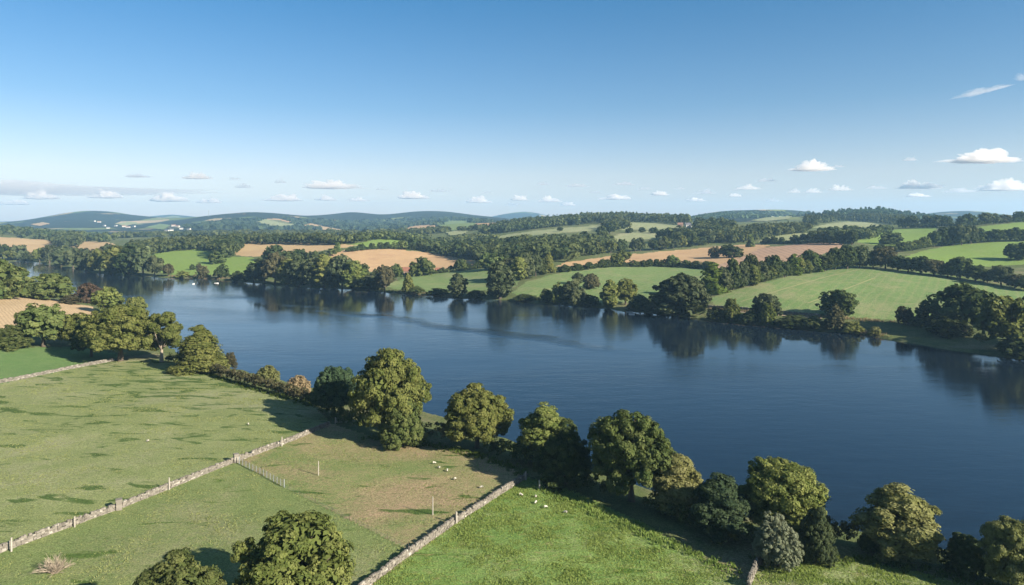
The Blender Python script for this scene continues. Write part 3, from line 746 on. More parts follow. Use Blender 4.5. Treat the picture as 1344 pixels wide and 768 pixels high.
# --- auto-numbered rows
ORD = ("first second third fourth fifth sixth seventh eighth ninth tenth eleventh twelfth thirteenth fourteenth fifteenth sixteenth seventeenth eighteenth nineteenth twentieth "
       "twenty-first twenty-second twenty-third twenty-fourth twenty-fifth twenty-sixth").split()
def row(phrase, items, group, kind="tree"):
    items = sorted(items)
    for i, (px, py, w, h, shape, col) in enumerate(items):
        if shape == "bush" and kind == "tree": c = "tree"; nm = "broadleaf_tree"
        else: c = kind; nm = None if kind == "tree" else "shrub"
        T(px, py, w, h, shape, col, f"{ORD[i]} {kind} from the left in {phrase}", cat=c, group=group, name=nm)
def spread(pts, n, w, h, shapes, cols, jit=.35, seed=1):
    r = random.Random(seed); P = np.array(pts, float); L = np.concatenate([[0], np.cumsum(np.linalg.norm(np.diff(P, axis=0), axis=1))]); o = []
    for i in range(n):
        s = (i + .5 + r.uniform(-jit, jit)) / n * L[-1]
        o.append((float(np.interp(s, L, P[:, 0])), float(np.interp(s, L, P[:, 1])), r.uniform(*w), r.uniform(*h), r.choice(shapes), r.choice(cols)))
    return o
row("the dense shore row below the tan stubble", [(333, 373, 30, 20, "bush", "dark"), (347, 374, 36, 33, "oak", "greydark"), (361, 374, 34, 40, "oak", "brown"), (377, 375, 27, 33, "tall", "olive"), (393, 376, 28, 38, "tall", "greydark"),
    (409, 377, 28, 38, "tall", "greydark"), (426, 378, 31, 42, "tall", "olive"), (440, 378, 26, 38, "tall", "greydark"), (449, 379, 32, 42, "oak", "greydark"), (464, 380, 32, 36, "tall", "olive"), (475, 367, 19, 21, "oak", "dark")], "trees of the dense shore row")
row("the dark clump above the dense shore row", [(358, 341, 28, 20, "dome", "dark"), (380, 350, 22, 20, "oak", "dark"), (393, 345, 22, 18, "oak", "dark"), (409, 345, 20, 16, "dome", "dark"), (424, 342, 16, 12, "dome", "dark"), (436, 336, 14, 10, "oak", "green"), (443, 331, 10, 13, "cone", "green")], "dark trees above the shore row")
row("the shore row on the far promontory", [(52, 350, 16, 18, "oak", "olive"), (65, 353, 22, 24, "oak", "greydark"), (80, 356, 22, 26, "tall", "greydark"), (96, 358, 22, 26, "oak", "greydark"), (113, 361, 28, 28, "dome", "greydark"), (131, 362, 26, 30, "oak", "olive"),
    (149, 363, 28, 34, "tall", "olive"), (169, 364, 28, 36, "tall", "dark"), (188, 365, 30, 36, "oak", "greydark"), (203, 365, 20, 26, "oak", "greydark")], "trees of the promontory shore row")
row("the back row on the far promontory", [(58, 342, 18, 16, "oak", "dark"), (74, 343, 20, 18, "oak", "olive"), (90, 344, 22, 20, "dome", "greydark"), (108, 345, 26, 20, "dome", "greydark"), (124, 346, 24, 20, "dome", "brown"), (140, 340, 20, 20, "dome", "greydark"), (154, 345, 24, 22, "oak", "olive"), (171, 342, 22, 22, "oak", "dark"), (186, 345, 24, 22, "oak", "dark")], "trees of the promontory back row")
row("the far end of the lake", [(-14, 343, 26, 18, "oak", "dark"), (3, 341, 20, 20, "oak", "dark"), (14, 343, 18, 14, "oak", "olive"), (24, 341, 22, 20, "dome", "greydark"), (36, 343, 14, 10, "bush", "dark")], "trees at the far end of the lake")
row("the scattered scrub of the domed meadow's shore", [(221, 364, 14, 16, "oak", "brown"), (240, 364, 18, 7, "bush", "olive"), (253, 354, 9, 6, "bush", "dark"), (261, 353, 8, 6, "bush", "brown"), (266, 365, 18, 13, "bush", "brown"), (284, 346, 22, 14, "bush", "green"), (291, 365, 20, 15, "bush", "dark"), (312, 368, 20, 10, "bush", "dark")], "scrub of the domed meadow", "shrub")
row("the tall row beside the hillside pasture", [(950, 384, 20, 34, "tall", "greydark"), (962, 380, 20, 40, "tall", "dark"), (974, 377, 18, 32, "tall", "greydark"), (985, 373, 24, 38, "oak", "dark"), (988, 375, 18, 27, "tall", "olive"), (1000, 370, 18, 26, "tall", "greydark"),
    (1014, 366, 24, 30, "oak", "dark"), (1012, 368, 13, 19, "tall", "olive"), (1030, 364, 18, 22, "oak", "dark"), (1041, 361, 22, 27, "cone", "bright"), (1049, 360, 16, 22, "tall", "olive"), (1062, 357, 26, 28, "oak", "dark"), (1070, 357, 18, 22, "cone", "bright"), (1060, 359, 13, 17, "tall", "olive")], "trees of the tall pasture row")
row("the hedgerow crowning the hillside pasture", [(1082, 356, 24, 22, "oak", "dark"), (1096, 354, 24, 28, "oak", "dark"), (1112, 353, 26, 30, "oak", "dark"), (1128, 352, 28, 30, "oak", "greydark"), (1146, 352, 22, 22, "oak", "dark"), (1162, 353, 30, 28, "oak", "brown"), (1178, 355, 22, 20, "oak", "dark"),
    (1192, 357, 24, 18, "oak", "dark"), (1208, 359, 24, 22, "oak", "dark"), (1226, 362, 28, 22, "oak", "brown"), (1244, 364, 24, 18, "oak", "dark"), (1260, 366, 32, 28, "oak", "dark"), (1280, 369, 28, 22, "oak", "dark"), (1296, 371, 24, 16, "oak", "dark"), (1314, 375, 30, 26, "oak", "greydark"), (1332, 378, 26, 18, "oak", "brown"), (1350, 382, 26, 20, "oak", "dark")], "hedgerow trees crowning the hillside pasture")
row("the dark clump between the lime fields", [(1226, 324, 16, 20, "oak", "dark"), (1238, 323, 18, 24, "tall", "dark"), (1250, 322, 16, 24, "tall", "greydark"), (1262, 322, 20, 26, "oak", "greydark"), (1274, 320, 18, 24, "oak", "greydark"), (1284, 318, 20, 18, "oak", "dark")], "trees of the clump between lime fields")
row("the hedgerow above the lime field", [(1296, 317, 18, 13, "oak", "dark"), (1308, 317, 18, 16, "oak", "dark"), (1320, 316, 16, 14, "oak", "dark"), (1332, 316, 18, 17, "oak", "dark"), (1345, 316, 18, 15, "oak", "dark"), (1358, 316, 18, 15, "oak", "dark")], "hedgerow trees above the lime field")
row("the low hedge below the dome tree", [(1184, 330, 16, 12, "oak", "dark"), (1194, 329, 14, 12, "oak", "olive"), (1204, 327, 14, 12, "oak", "olive"), (1214, 325, 14, 14, "oak", "olive"), (1222, 323, 12, 10, "oak", "olive"), (1156, 331, 18, 10, "oak", "dark"), (1170, 331, 16, 9, "oak", "dark")], "small trees of the low hedge")
T(1169, 321, 30, 16, "dome", "dark", "single dome tree standing in the lime field", depth=1)
T(1338, 341, 34, 24, "dome", "dark", "dark tree at the frame edge of the bright lime field", depth=1)
row("the ridge hedgerow of the high fields", spread([(1180, 299), (1260, 297), (1344, 291), (1400, 289)], 15, (14, 20), (11, 16), ["oak", "dome"], ["dark", "greydark", "brown"], seed=4), "ridge hedgerow trees")
row("the hedge topping the lakeside meadow", [(742, 357, 16, 8, "bush", "dark"), (757, 355, 18, 8, "bush", "dark"), (773, 354, 12, 10, "oak", "dark"), (790, 351, 14, 9, "bush", "dark"), (797, 351, 10, 11, "oak", "dark"), (810, 350, 19, 17, "oak", "olive"), (818, 344, 19, 15, "oak", "olive"),
    (832, 350, 18, 7, "bush", "dark"), (846, 350, 18, 7, "bush", "dark"), (853, 350, 9, 10, "oak", "dark"), (862, 350, 8, 10, "oak", "dark"), (870, 350, 14, 8, "bush", "dark"), (883, 350, 20, 15, "dome", "green"), (900, 351, 18, 8, "bush", "dark"), (914, 352, 18, 8, "bush", "dark"), (928, 353, 14, 10, "oak", "dark")], "trees and bushes of the meadow hedge")
row("the row flanking the tall rounded shore tree", [(668, 366, 24, 26, "oak", "greydark"), (681, 368, 22, 30, "tall", "olive"), (692, 366, 20, 32, "tall", "greydark"), (703, 363, 18, 28, "oak", "greydark"), (711, 361, 14, 22, "tall", "dark"), (720, 358, 16, 26, "cone", "olive"), (660, 352, 18, 18, "oak", "dark")], "row behind the tall rounded shore tree")
T(938, 338, 15, 15, "dome", "brown", "brownish round tree on the long tan field", depth=1)
T(959, 338, 28, 17, "dome", "dark", "wide dark round tree on the long tan field", depth=1)
T(985, 324, 10, 16, "cone", "green", "narrow cypress standing between the tan and ploughed fields")
row("the hedge above the ploughed field", [(1006, 320, 12, 9, "dome", "dark"), (1016, 320, 12, 10, "dome", "dark"), (1026, 319, 8, 8, "oak", "dark"), (1044, 319, 14, 11, "dome", "dark"), (1055, 319, 12, 12, "oak", "dark"), (1066, 319, 14, 16, "oak", "dark"), (1078, 320, 16, 18, "oak", "greydark"), (1090, 320, 16, 17, "oak", "dark"), (1104, 321, 16, 18, "oak", "dark"), (1118, 322, 16, 20, "oak", "dark"), (1112, 312, 16, 16, "oak", "dark"), (1126, 312, 14, 14, "oak", "dark")], "trees above the ploughed field")
row("the line between the pale hill fields", [(826, 306, 10, 7, "dome", "dark"), (843, 305, 9, 7, "dome", "dark"), (858, 306, 12, 8, "dome", "dark"), (735, 304, 8, 6, "oak", "dark"), (806, 304, 14, 14, "oak", "dark"), (800, 308, 16, 16, "oak", "dark"), (790, 312, 14, 15, "oak", "dark")], "trees between the pale hill fields")
row("the row above the long tan field", spread([(770, 335), (820, 331), (870, 328), (920, 322), (960, 316)], 17, (13, 18), (11, 19), ["oak", "tall", "dome"], ["dark", "greydark", "olive"], seed=9), "trees above the long tan field")
row("the boundary below the large tan stubble", [(494, 361, 12, 7, "bush", "dark"), (580, 358, 12, 6, "bush", "dark"), (592, 356, 12, 6, "bush", "dark"), (616, 353, 12, 6, "bush", "dark"), (626, 352, 12, 7, "bush", "dark")], "boundary bushes below the tan stubble", "shrub")
row("the boundary above the large tan stubble", [(462, 330, 12, 5, "bush", "dark"), (474, 327, 12, 6, "bush", "dark"), (488, 327, 8, 8, "oak", "dark"), (499, 327, 9, 9, "oak", "dark"), (508, 327, 10, 9, "oak", "dark"), (518, 327, 12, 8, "bush", "green"), (528, 328, 14, 12, "oak", "green")], "boundary trees above the tan stubble")

# ------------------------------------------------------------------ hedges
def hedge(pts, w, h, colour, label, leaf=.26, per=70, dens=1.0, name="hedge", lift=0.0):
    W_ = [ground(*p) for p in pts]; L = []; r = np.random.default_rng(len(pts) * 91 + int(W_[0].x))
    org = W_[0]
    for a, b in zip(W_[:-1], W_[1:]):
        m = max(2, int((b - a).length / (w * .55)))
        for i in range(m):
            p = a.lerp(b, (i + r.uniform(-.2, .2)) / m); z = height(p.x, p.y)
            hh = h * r.uniform(.78, 1.12)
            L.append((np.array([p.x - org.x + r.uniform(-.2, .2), p.y - org.y + r.uniform(-.2, .2), z - org.z + hh * .5 + lift]), np.array([w * r.uniform(.42, .6), w * r.uniform(.42, .6), hh * .52])))
    C = np.array([l[0] for l in L]); R = np.array([l[1] for l in L])
    nclump = int(len(L) * 9 * dens)
    idx = r.integers(0, len(L), nclump); d = unit(r.normal(size=(nclump, 3))); d[:, 2] = np.abs(d[:, 2]) * 1.1 - .25
    P = C[idx] + unit(d) * R[idx] * .9
    ci = np.repeat(np.arange(nclump), per // 3); k = len(ci)
    dd = unit(r.normal(size=(k, 3)) + d[ci] * .6 + np.array([0, 0, .2]))
    pos = P[ci] + dd * (w * .22 * r.uniform(.4, 1.1, k))[:, None]
    tint = np.clip(r.uniform(.05, .8, nclump)[ci] + r.normal(size=k) * .15, 0, 1)
    V, Q = quads_from(pos, unit(dd + r.normal(size=(k, 3)) * .4), leaf * r.uniform(.6, 1.3, k), r)
    o = link(bpy.data.objects.new(name, mesh_np(name, V, Q, [LEAF[colour]], False, np.repeat(tint, 4)))); o.location = org
    tag(o, label, "hedge"); return o
hedge([(268, 488), (300, 499), (330, 508), (370, 519), (412, 532)], 2.6, 3.4, "brown", "long clipped brownish hedge between the big pasture and the lake")
hedge([(225, 475), (250, 482)], 3.0, 3.0, "dark", "short dark hedge between the airy tree and the layered tree")
hedge([(408, 533), (425, 542), (462, 560), (480, 568)], 3.2, 3.2, "dark", "dark hedge under the dark bank tree")
hedge([(552, 574), (575, 578), (600, 586)], 3.0, 3.6, "brown", "brown topped hedge between the tallest tree and olive tree")
hedge([(640, 594), (668, 604), (700, 616)], 3.0, 3.6, "dark", "dark hedge between the olive tree and the upright tree")
hedge([(770, 645), (800, 652)], 3.0, 2.6, "dark", "short dark hedge at the foot of the large dense green tree")
hedge([(860, 672), (905, 690), (960, 710), (990, 716)], 3.0, 2.8, "dark", "dark hedge running under the yellowish and dark bluish trees")
hedge([(1088, 712), (1110, 716), (1138, 724)], 2.6, 3.4, "brown", "reed topped hedge between the dull bush and pale yellow green tree")
hedge([(1212, 740), (1250, 750), (1300, 762), (1344, 776), (1400, 790)], 2.6, 2.6, "dark", "low dark hedge closing the bright grass corner")

hedge([(1072, 358), (1100, 354), (1130, 352), (1162, 354), (1200, 359), (1250, 366), (1300, 373), (1350, 383)], 5.0, 6.5, "dark", "tall continuous hedge under the trees crowning the hillside pasture", leaf=.7, per=45)
hedge([(1185, 331), (1210, 327), (1228, 323), (1262, 321), (1290, 318), (1350, 317)], 5.0, 5.5, "dark", "hedge under the trees between the two lime fields", leaf=.9, per=36)
hedge([(735, 357), (770, 353.5), (810, 350.5), (850, 349.5), (900, 351), (936, 354)], 3.5, 3.4, "dark", "thin dark hedge topping the lakeside meadow", leaf=.8, per=36)
hedge([(945, 385), (975, 378), (1000, 371), (1040, 362), (1070, 357)], 5.0, 6.0, "dark", "dark hedge under the tall row beside the hillside pasture", leaf=.7, per=45)
hedge([(1180, 300), (1260, 298), (1344, 292), (1400, 290)], 6.0, 6.0, "dark", "hedge along the ridge of the high fields", leaf=1.2, per=30)
hedge([(1000, 320), (1060, 320), (1120, 322)], 4.0, 3.4, "dark", "hedge along the top of the ploughed field", leaf=.9, per=36)
hedge([(455, 331), (490, 327.5), (540, 328)], 4.0, 3.4, "dark", "hedge between the large tan stubble and bright green field", leaf=.9, per=36)
hedge([(480, 362), (520, 363), (580, 358), (640, 351)], 3.5, 2.6, "dark", "low hedge below the large tan stubble by the sheds", leaf=.8, per=36)
# rough grass strips and reeds: nobody could count the blades
def tussocks(lines, n, hgt, colour, label, spread_=1.0, seed=3):
    r = np.random.default_rng(seed); P = []
    for line in lines:
        W_ = [ground(*p) for p in line]
        for a, b in zip(W_[:-1], W_[1:]):
            m = max(1, int((b - a).length * n))
            for i in range(m):
                p = a.lerp(b, r.random()); x, y = p.x + r.normal() * spread_, p.y + r.normal() * spread_
                P.append((x, y, height(x, y)))
    P = np.array(P); k = 9
    ci = np.repeat(np.arange(len(P)), k); m = len(ci)
    N = unit(np.stack([r.normal(size=m), r.normal(size=m), np.abs(r.normal(size=m)) * .35], 1))
    up = hgt * r.uniform(.5, 1.2, m)
    b = unit(np.stack([r.normal(size=m) * .45, r.normal(size=m) * .45, np.ones(m)], 1)); a = unit(np.cross(b, N)) * .09
    base = P[ci] + np.stack([r.normal(size=m) * .22, r.normal(size=m) * .22, np.zeros(m) - .03], 1)
    V = np.stack([base - a, base + a, base + a * .4 + b * up[:, None], base - a * .4 + b * up[:, None]], 1).reshape(-1, 3)
    o = link(bpy.data.objects.new("rough_grass", mesh_np("rough_grass", V, np.arange(len(V)).reshape(-1, 4), [LEAF[colour]], False, np.repeat(r.uniform(0, 1, m), 4))))
    tag(o, label, "grass", kind="stuff")
tussocks([[(712, 640), (760, 662), (820, 690), (880, 715), (940, 742), (965, 752)]], 6, .55, "sward", "strip of long rough grass along the old fence line", .8)
tussocks([[(270, 490), (330, 510), (412, 533)], [(480, 575), (560, 583), (640, 602), (690, 622)], [(1005, 738), (1060, 730), (1150, 738), (1240, 756), (1344, 782)]], 5, .6, "bright", "unmown grass along the foot of the bank hedges", .9, 5)
tussocks([[(930, 405), (985, 410), (1040, 413), (1120, 419), (1180, 424)], [(1120, 432), (1160, 446)], [(515, 384), (600, 390)], [(215, 362), (300, 366)]], 3, 1.0, "straw", "dry straw coloured grass on the opposite bank", 1.5, 6)

drape("hill_field", MAT_F["pale"], [(335, 294), (345, 288), (365, 289), (392, 296), (385, 300), (350, 300)], 2400, 4400, "pale green field on the blue hill below its crest")
drape("hill_field", MAT_F["stubble"], [(395, 297), (408, 293), (420, 296), (450, 302), (440, 303), (410, 301)], 2400, 4400, "straw coloured field at the foot of the blue hill")
drape("hill_field", MAT_F["stubble2"], [(350, 288), (365, 287), (395, 293), (375, 294)], 2400, 4400, "tan field high on the blue hill")
drape("hill_field", MAT_F["mid"], [(574, 294), (590, 290), (612, 290), (624, 294), (618, 300), (600, 304), (582, 302)], 1500, 3600, "green field under the long blue ridge")
drape("hill_field", MAT_F["stubble2"], [(528, 300), (545, 297), (570, 295), (571, 299), (540, 303)], 1500, 3800, "tan strip field under the long blue ridge")
drape("hill_field", MAT_F["stubble2"], [(624, 294), (650, 293), (657, 297), (652, 301), (636, 299)], 1400, 3600, "tan field at the valley mouth by the far blue hill")
drape("hill_field", MAT_F["pale"], [(586, 306), (600, 303), (614, 304), (608, 309), (590, 310)], 1200, 3600, "small pale field in the valley below the green hill field")
drape("hill_field", MAT_F["pale"], [(985, 290), (1010, 285), (1040, 284), (1035, 288), (1005, 291)], 1700, 3200, "pale field on the blue wooded ridge")
drape("hill_field", MAT_F["pale"], [(150, 294), (170, 291), (182, 293), (165, 297)], 2400, 4500, "green field above the hill village")
drape("hill_field", MAT_F["mid"], [(190, 299), (210, 294), (224, 296), (215, 302)], 2400, 4500, "green field beside the hill village")
drape("hill_field", MAT_F["stubble"], [(40, 295), (55, 292), (66, 294), (52, 297)], 2400, 4500, "straw field on the left shoulder of the bald hill")

def sward(mask, n, hgt, colour, label, seed, blades=4, wdt=.07):
    r = np.random.default_rng(seed); q = np.nonzero(mask.ravel())[0]
    cw = cx.ravel()[q]; yw = cy.ravel()[q]; area = np.gradient(US)[q % (NU - 1)] * yw / F * yw * .0085
    pk = r.choice(len(q), n, p=area / area.sum())
    a, b = r.random(n), r.random(n); c = QUADS[q[pk]]
    P = (V_all[c[:, 0]] * ((1 - a) * (1 - b))[:, None] + V_all[c[:, 1]] * (a * (1 - b))[:, None] + V_all[c[:, 2]] * (a * b)[:, None] + V_all[c[:, 3]] * ((1 - a) * b)[:, None])
    dn = vnoise(P[:, 0], P[:, 1], 5, seed) + .7 * vnoise(P[:, 0], P[:, 1], 1.7, seed + 1)
    kp = dn + r.normal(size=len(P)) * .25 > 0; P = P[kp]; dn = np.clip(dn[kp], 0, 1)
    ci = np.repeat(np.arange(len(P)), blades); m = len(ci)
    up = hgt * r.uniform(.4, 1.1, m) * (.6 + dn[ci]); bb = unit(np.stack([r.normal(size=m) * .6, r.normal(size=m) * .6, np.ones(m)], 1))
    aa = unit(np.cross(bb, r.normal(size=(m, 3)))) * wdt
    base = P[ci] + np.stack([r.normal(size=m) * .15, r.normal(size=m) * .15, np.full(m, -.02)], 1)
    V = np.stack([base - aa, base + aa, base + aa * .4 + bb * up[:, None], base - aa * .4 + bb * up[:, None]], 1).reshape(-1, 3)
    o = link(bpy.data.objects.new("pasture_grass", mesh_np("pasture_grass", V, np.arange(len(V)).reshape(-1, 4), [LEAF[colour]], False, np.repeat(r.uniform(.2, 1, m), 4))))
    tag(o, label, "grass", kind="stuff")
near_px = (cpy > 440) & (cpy < 800) & (cu > -40) & (cu < 1390)
FN = [f[1] for f in FIELDS]
isf = lambda k: (FID == FN.index(k) + 1)
lush = np.zeros(FID.shape, bool)
for k, f in enumerate(FIELDS):
    if f[1] == "lush": lush |= FID == k + 1
sward(lush & near_px, 30000, .26, "sward", "uneven lush grass tufts across the sheep pasture", 61)
sward((isf("olive") | isf("worn") | isf("tufted")) & near_px, 42000, .20, "sward_dry", "short grazed grass tufts across the open pastures", 62, 3)
# ------------------------------------------------------------------ woods that read as one mass
def wood(label, poly, y0, y1, spacing, hgt, wid, colour="wood", conifer=0.0, faces=46, limit=900, seed=1):
    r = np.random.default_rng(seed)
    m = inpoly(UU, HY + (H - ZZ) * F / YY, poly) & (YY > y0) & (YY < y1)
    if y1 > 1800:
        for pl, a_, b_ in HILLF: m &= ~(inpoly(UU, HY + (H - ZZ) * F / YY, pl) & (YY > a_) & (YY < b_))
    ids = np.nonzero(m.ravel())[0]
    if len(ids) == 0: print("EMPTY WOOD", label); return
    wts = (YY.ravel()[ids]) ** 2 * np.gradient(US)[ids % NU]; wts = wts / wts.sum()
    cand = r.choice(ids, min(len(ids), 20000), replace=len(ids) < 200, p=wts) if len(ids) > 3 else ids
    used = {}; pts = []
    for c in cand:
        x, y, z = V_all[c] + np.array([r.uniform(-3, 3), r.uniform(-3, 3), 0])
        g = (int(x // spacing), int(y // spacing)); ok = True
        for dx in (-1, 0, 1):
            for dy in (-1, 0, 1):
                for (qx, qy) in used.get((g[0] + dx, g[1] + dy), ()):
                    if (qx - x) ** 2 + (qy - y) ** 2 < (spacing * .8) ** 2: ok = False
        if ok: used.setdefault(g, []).append((x, y)); pts.append((x, y, z))
        if len(pts) >= limit: break
    pts = np.array(pts); n_ = len(pts)
    h_ = r.uniform(*hgt, n_); w_ = r.uniform(*wid, n_); con = r.random(n_) < conifer
    ct = r.uniform(.05, .8, n_)
    ci = np.repeat(np.arange(n_), faces); k = len(ci)
    d = unit(r.normal(size=(k, 3)) + np.array([0, 0, .25])); 
    # each crown is three or four lobes
    lob = r.integers(0, 4, k); lc = unit(r.normal(size=(n_, 4, 3))) * np.array([.26, .26, .22])
    q = lc[ci, lob] + d * r.uniform(.24, .34, k)[:, None]
    f = r.uniform(0, 1, k); rad = .5 * (1 - f) ** .8; th = r.uniform(0, 6.28, k)
    qc = np.stack([np.cos(th) * rad, np.sin(th) * rad, f - .5], 1)
    q = np.where(con[ci][:, None], qc, q)
    dn = np.where(con[ci][:, None], np.stack([np.cos(th), np.sin(th), np.full(k, .45)], 1), d)
    P = np.stack([pts[ci, 0] + q[:, 0] * w_[ci] * np.where(con[ci], .75, 1.1), pts[ci, 1] + q[:, 1] * w_[ci] * np.where(con[ci], .75, 1.1), pts[ci, 2] + h_[ci] * (.54 + q[:, 2] * .95)], 1)
    N = unit(unit(dn) + r.normal(size=(k, 3)) * .16)
    size = w_[ci] * r.uniform(.13, .24, k) * (46 / faces) ** .5
    V, Q = quads_from(P, N, size, r, .8)
    # stems close the wood below the crowns
    tint = np.clip(ct[ci] + r.normal(size=k) * .12, 0, 1)
    o = link(bpy.data.objects.new("woodland", mesh_np("woodland", V, Q, [LEAF[colour]], False, np.repeat(tint, 4))))
    tag(o, label, "wood", kind="stuff"); return o
wood("dark wood on the skyline above the river bend stubble", [(-300, 300), (0, 300), (40, 303), (70, 308), (110, 312), (150, 316), (150, 320), (100, 318), (60, 315), (0, 311), (-300, 309)], 1300, 1900, 13, (12, 17), (14, 18), seed=11, limit=500)
wood("rounded copse jutting into the river bend stubble", [(72, 316), (105, 315), (104, 324), (90, 327), (74, 323)], 1100, 1500, 11, (17, 22), (13, 17), seed=12)
wood("long dense wood along the hill behind the domed meadow", [(165, 328), (200, 323), (260, 319.5), (330, 317), (400, 317), (450, 317.5), (475, 319.5), (440, 321.5), (380, 321), (320, 320.5), (310, 331), (290, 332), (250, 328), (215, 332), (180, 339)], 860, 1250, 9.5, (11, 15), (10, 13), seed=13, limit=900, faces=60)
wood("wood corner above the domed meadow's bush", [(282, 333), (306, 322), (312, 330), (300, 341), (290, 342)], 780, 1050, 8, (17, 21), (10, 13), seed=14, faces=70)
wood("wood above the small bright green field", [(430, 322), (470, 315), (520, 311), (560, 312), (560, 318), (530, 317), (500, 314), (470, 319), (440, 325)], 900, 1250, 10, (9, 13), (10, 14), seed=15)
wood("mixed wood bordering the large tan stubble", [(528, 328), (545, 324), (600, 329), (640, 337), (655, 346), (640, 348), (600, 339), (560, 331)], 780, 1100, 10.5, (10, 15), (11, 15), seed=16, faces=70)
wood("big wooded slope in the middle of the far bank", [(600, 336), (615, 330), (650, 326), (700, 325), (760, 321), (800, 319), (800, 324), (785, 332), (740, 345), (725, 354), (700, 352), (640, 346), (620, 340)], 640, 1300, 13, (12, 18), (14, 19), seed=17, limit=900, faces=90)
wood("ridge wood crowning the pale hilltop field", [(680, 300), (720, 295), (770, 289), (850, 287), (900, 291), (905, 297), (870, 293), (830, 291.5), (780, 294), (720, 299)], 1200, 2000, 12, (15, 20), (11, 15), conifer=.25, seed=18, limit=700)
wood("dark wood left of the ridge wood over the valley", [(630, 308), (670, 305), (720, 299), (775, 293.5), (760, 291), (700, 292.5), (660, 297)], 1250, 2000, 13, (13, 18), (12, 16), seed=19, limit=500)
wood("hill copse in the middle of the pale hilltop field", [(792, 300), (806, 296), (820, 297), (822, 302), (800, 304)], 1100, 1500, 10, (15, 19), (11, 14), seed=20)
HILLF.append(([(889, 297), (914, 297), (920, 312), (884, 312)], 700, 1500))
wood("wood around the white hill house", [(870, 318), (900, 305), (905, 300), (930, 297), (960, 300), (960, 312), (930, 320), (890, 322)], 820, 1801, 11, (13, 18), (12, 15), seed=21, limit=500)
wood("dark plantation with even tree tops beside the pale strip", [(935, 318), (960, 309), (1000, 303.5), (1050, 301.5), (1062, 304), (1050, 307), (1010, 311), (985, 317), (960, 320)], 850, 1350, 8.5, (11, 15), (10, 12), conifer=.35, seed=22, limit=800, faces=60)
wood("spiky conifer wood on the high hill", [(1048, 300), (1060, 292), (1100, 287.5), (1150, 287), (1190, 290), (1185, 296), (1160, 293), (1110, 289.5), (1075, 294), (1058, 301)], 1250, 1950, 12, (13, 19), (10, 13), conifer=.7, seed=23, limit=900)
wood("wood between the ploughed field and pale rounded hill", [(1060, 319), (1085, 311), (1130, 309), (1165, 308), (1150, 311), (1135, 314), (1115, 319), (1080, 320)], 820, 1250, 11, (10, 14), (11, 14), seed=24, limit=400)
wood("wooded crest of the high hill behind the conifers", [(1060, 288), (1090, 282), (1150, 278), (1200, 284), (1245, 292), (1190, 292), (1100, 288)], 1750, 2300, 17, (11, 16), (15, 20), "blue", conifer=.5, seed=25, limit=800, faces=30)
wood("blue wooded ridge behind the white hill house", [(890, 292), (930, 283), (1000, 279), (1060, 280), (1070, 290), (1000, 290), (930, 292)], 2200, 3300, 30, (7, 11), (22, 30), "blue", conifer=.2, seed=26, limit=900, faces=24)
wood("valley floor woods before the blue hills", [(150, 313), (250, 310), (400, 312), (560, 311), (640, 305), (640, 300), (500, 306), (300, 306), (150, 309)], 1500, 3000, 32, (7, 11), (18, 26), seed=27, limit=900, faces=26)
wood("woods on the blue hills of the horizon", [(240, 300), (300, 290), (380, 288), (450, 292), (520, 289), (600, 287), (650, 293), (640, 300), (500, 302), (300, 301)], 2400, 4400, 46, (8, 12), (28, 40), "blue", seed=28, limit=900, faces=20)
wood("valley woods behind the mixed wood", [(560, 320), (600, 314), (640, 311), (650, 316), (620, 324), (580, 324)], 1050, 1900, 17, (7, 10), (13, 17), seed=29, limit=500)

# ------------------------------------------------------------------ dry-stone walls
def stone_wall(name, pts, label, h=.88, thick=.46, seed=1):
    r = np.random.default_rng(seed); W_ = [ground(*p) for p in pts]; org = W_[0]; V = []; tn = []
    tris = []
    for a, b in zip(W_[:-1], W_[1:]):
        d = Vector((b.x - a.x, b.y - a.y)); Ln = d.length; d = d / Ln; nx, ny = -d.y, d.x
        hs = h / 4
        for c in range(5):
            s = r.uniform(0, .3)
            while s < Ln:
                l = r.uniform(.3, .75) if c < 4 else r.uniform(.22, .45)
                hh = hs * r.uniform(.85, 1.15) if c < 4 else hs * r.uniform(.7, 1.5)
                th = thick * (1 - .07 * c) * r.uniform(.88, 1.1)
                mx, my = a.x + d.x * (s + l / 2), a.y + d.y * (s + l / 2)
                if r.random() < (.015 if c < 3 else .05 if c == 3 else .16): s += l; continue
                zb = height(mx, my) - .1 + c * hs * (1 + .06 * math.sin(mx * .31 + my * .17))
                off = r.normal() * .035
                for kz in (0, 1):
                    for (i, j) in ((-1, -1), (1, -1), (1, 1), (-1, 1)):
                        q = .5 * (.9 if kz else 1.0)
                        V.append((mx + d.x * i * l * q * .96 + nx * (j * th * q + off) + r.normal() * .02 - org.x, my + d.y * i * l * q * .96 + ny * (j * th * q + off) + r.normal() * .02 - org.y, zb + kz * hh + r.normal() * .018 - org.z))
                tn += [np.clip(r.normal(.55, .22), 0, 1)] * 8
                s += l
    V = np.array(V); B = np.arange(0, len(V), 8)[:, None]
    Q = np.concatenate([B + np.array([[3, 2, 1, 0]]), B + np.array([[4, 5, 6, 7]]), B + np.array([[0, 1, 5, 4]]), B + np.array([[1, 2, 6, 5]]), B + np.array([[2, 3, 7, 6]]), B + np.array([[3, 0, 4, 7]])])
    o = link(bpy.data.objects.new(name, mesh_np(name, V, Q, [STONE], False, np.array(tn)))); o.location = org
    return tag(o, label, "wall")
stone_wall("stone_wall", [(-150, 790), (0, 725), (60, 703), (155, 668), (235, 636), (312, 605), (380, 580), (432, 559)], "long dry stone wall crossing the pastures down to the tallest bank tree", seed=1)
stone_wall("stone_wall", [(-120, 533), (0, 503), (60, 491), (110, 481), (148, 474)], "pale stone wall between the paddock and the tufted pasture", seed=2)
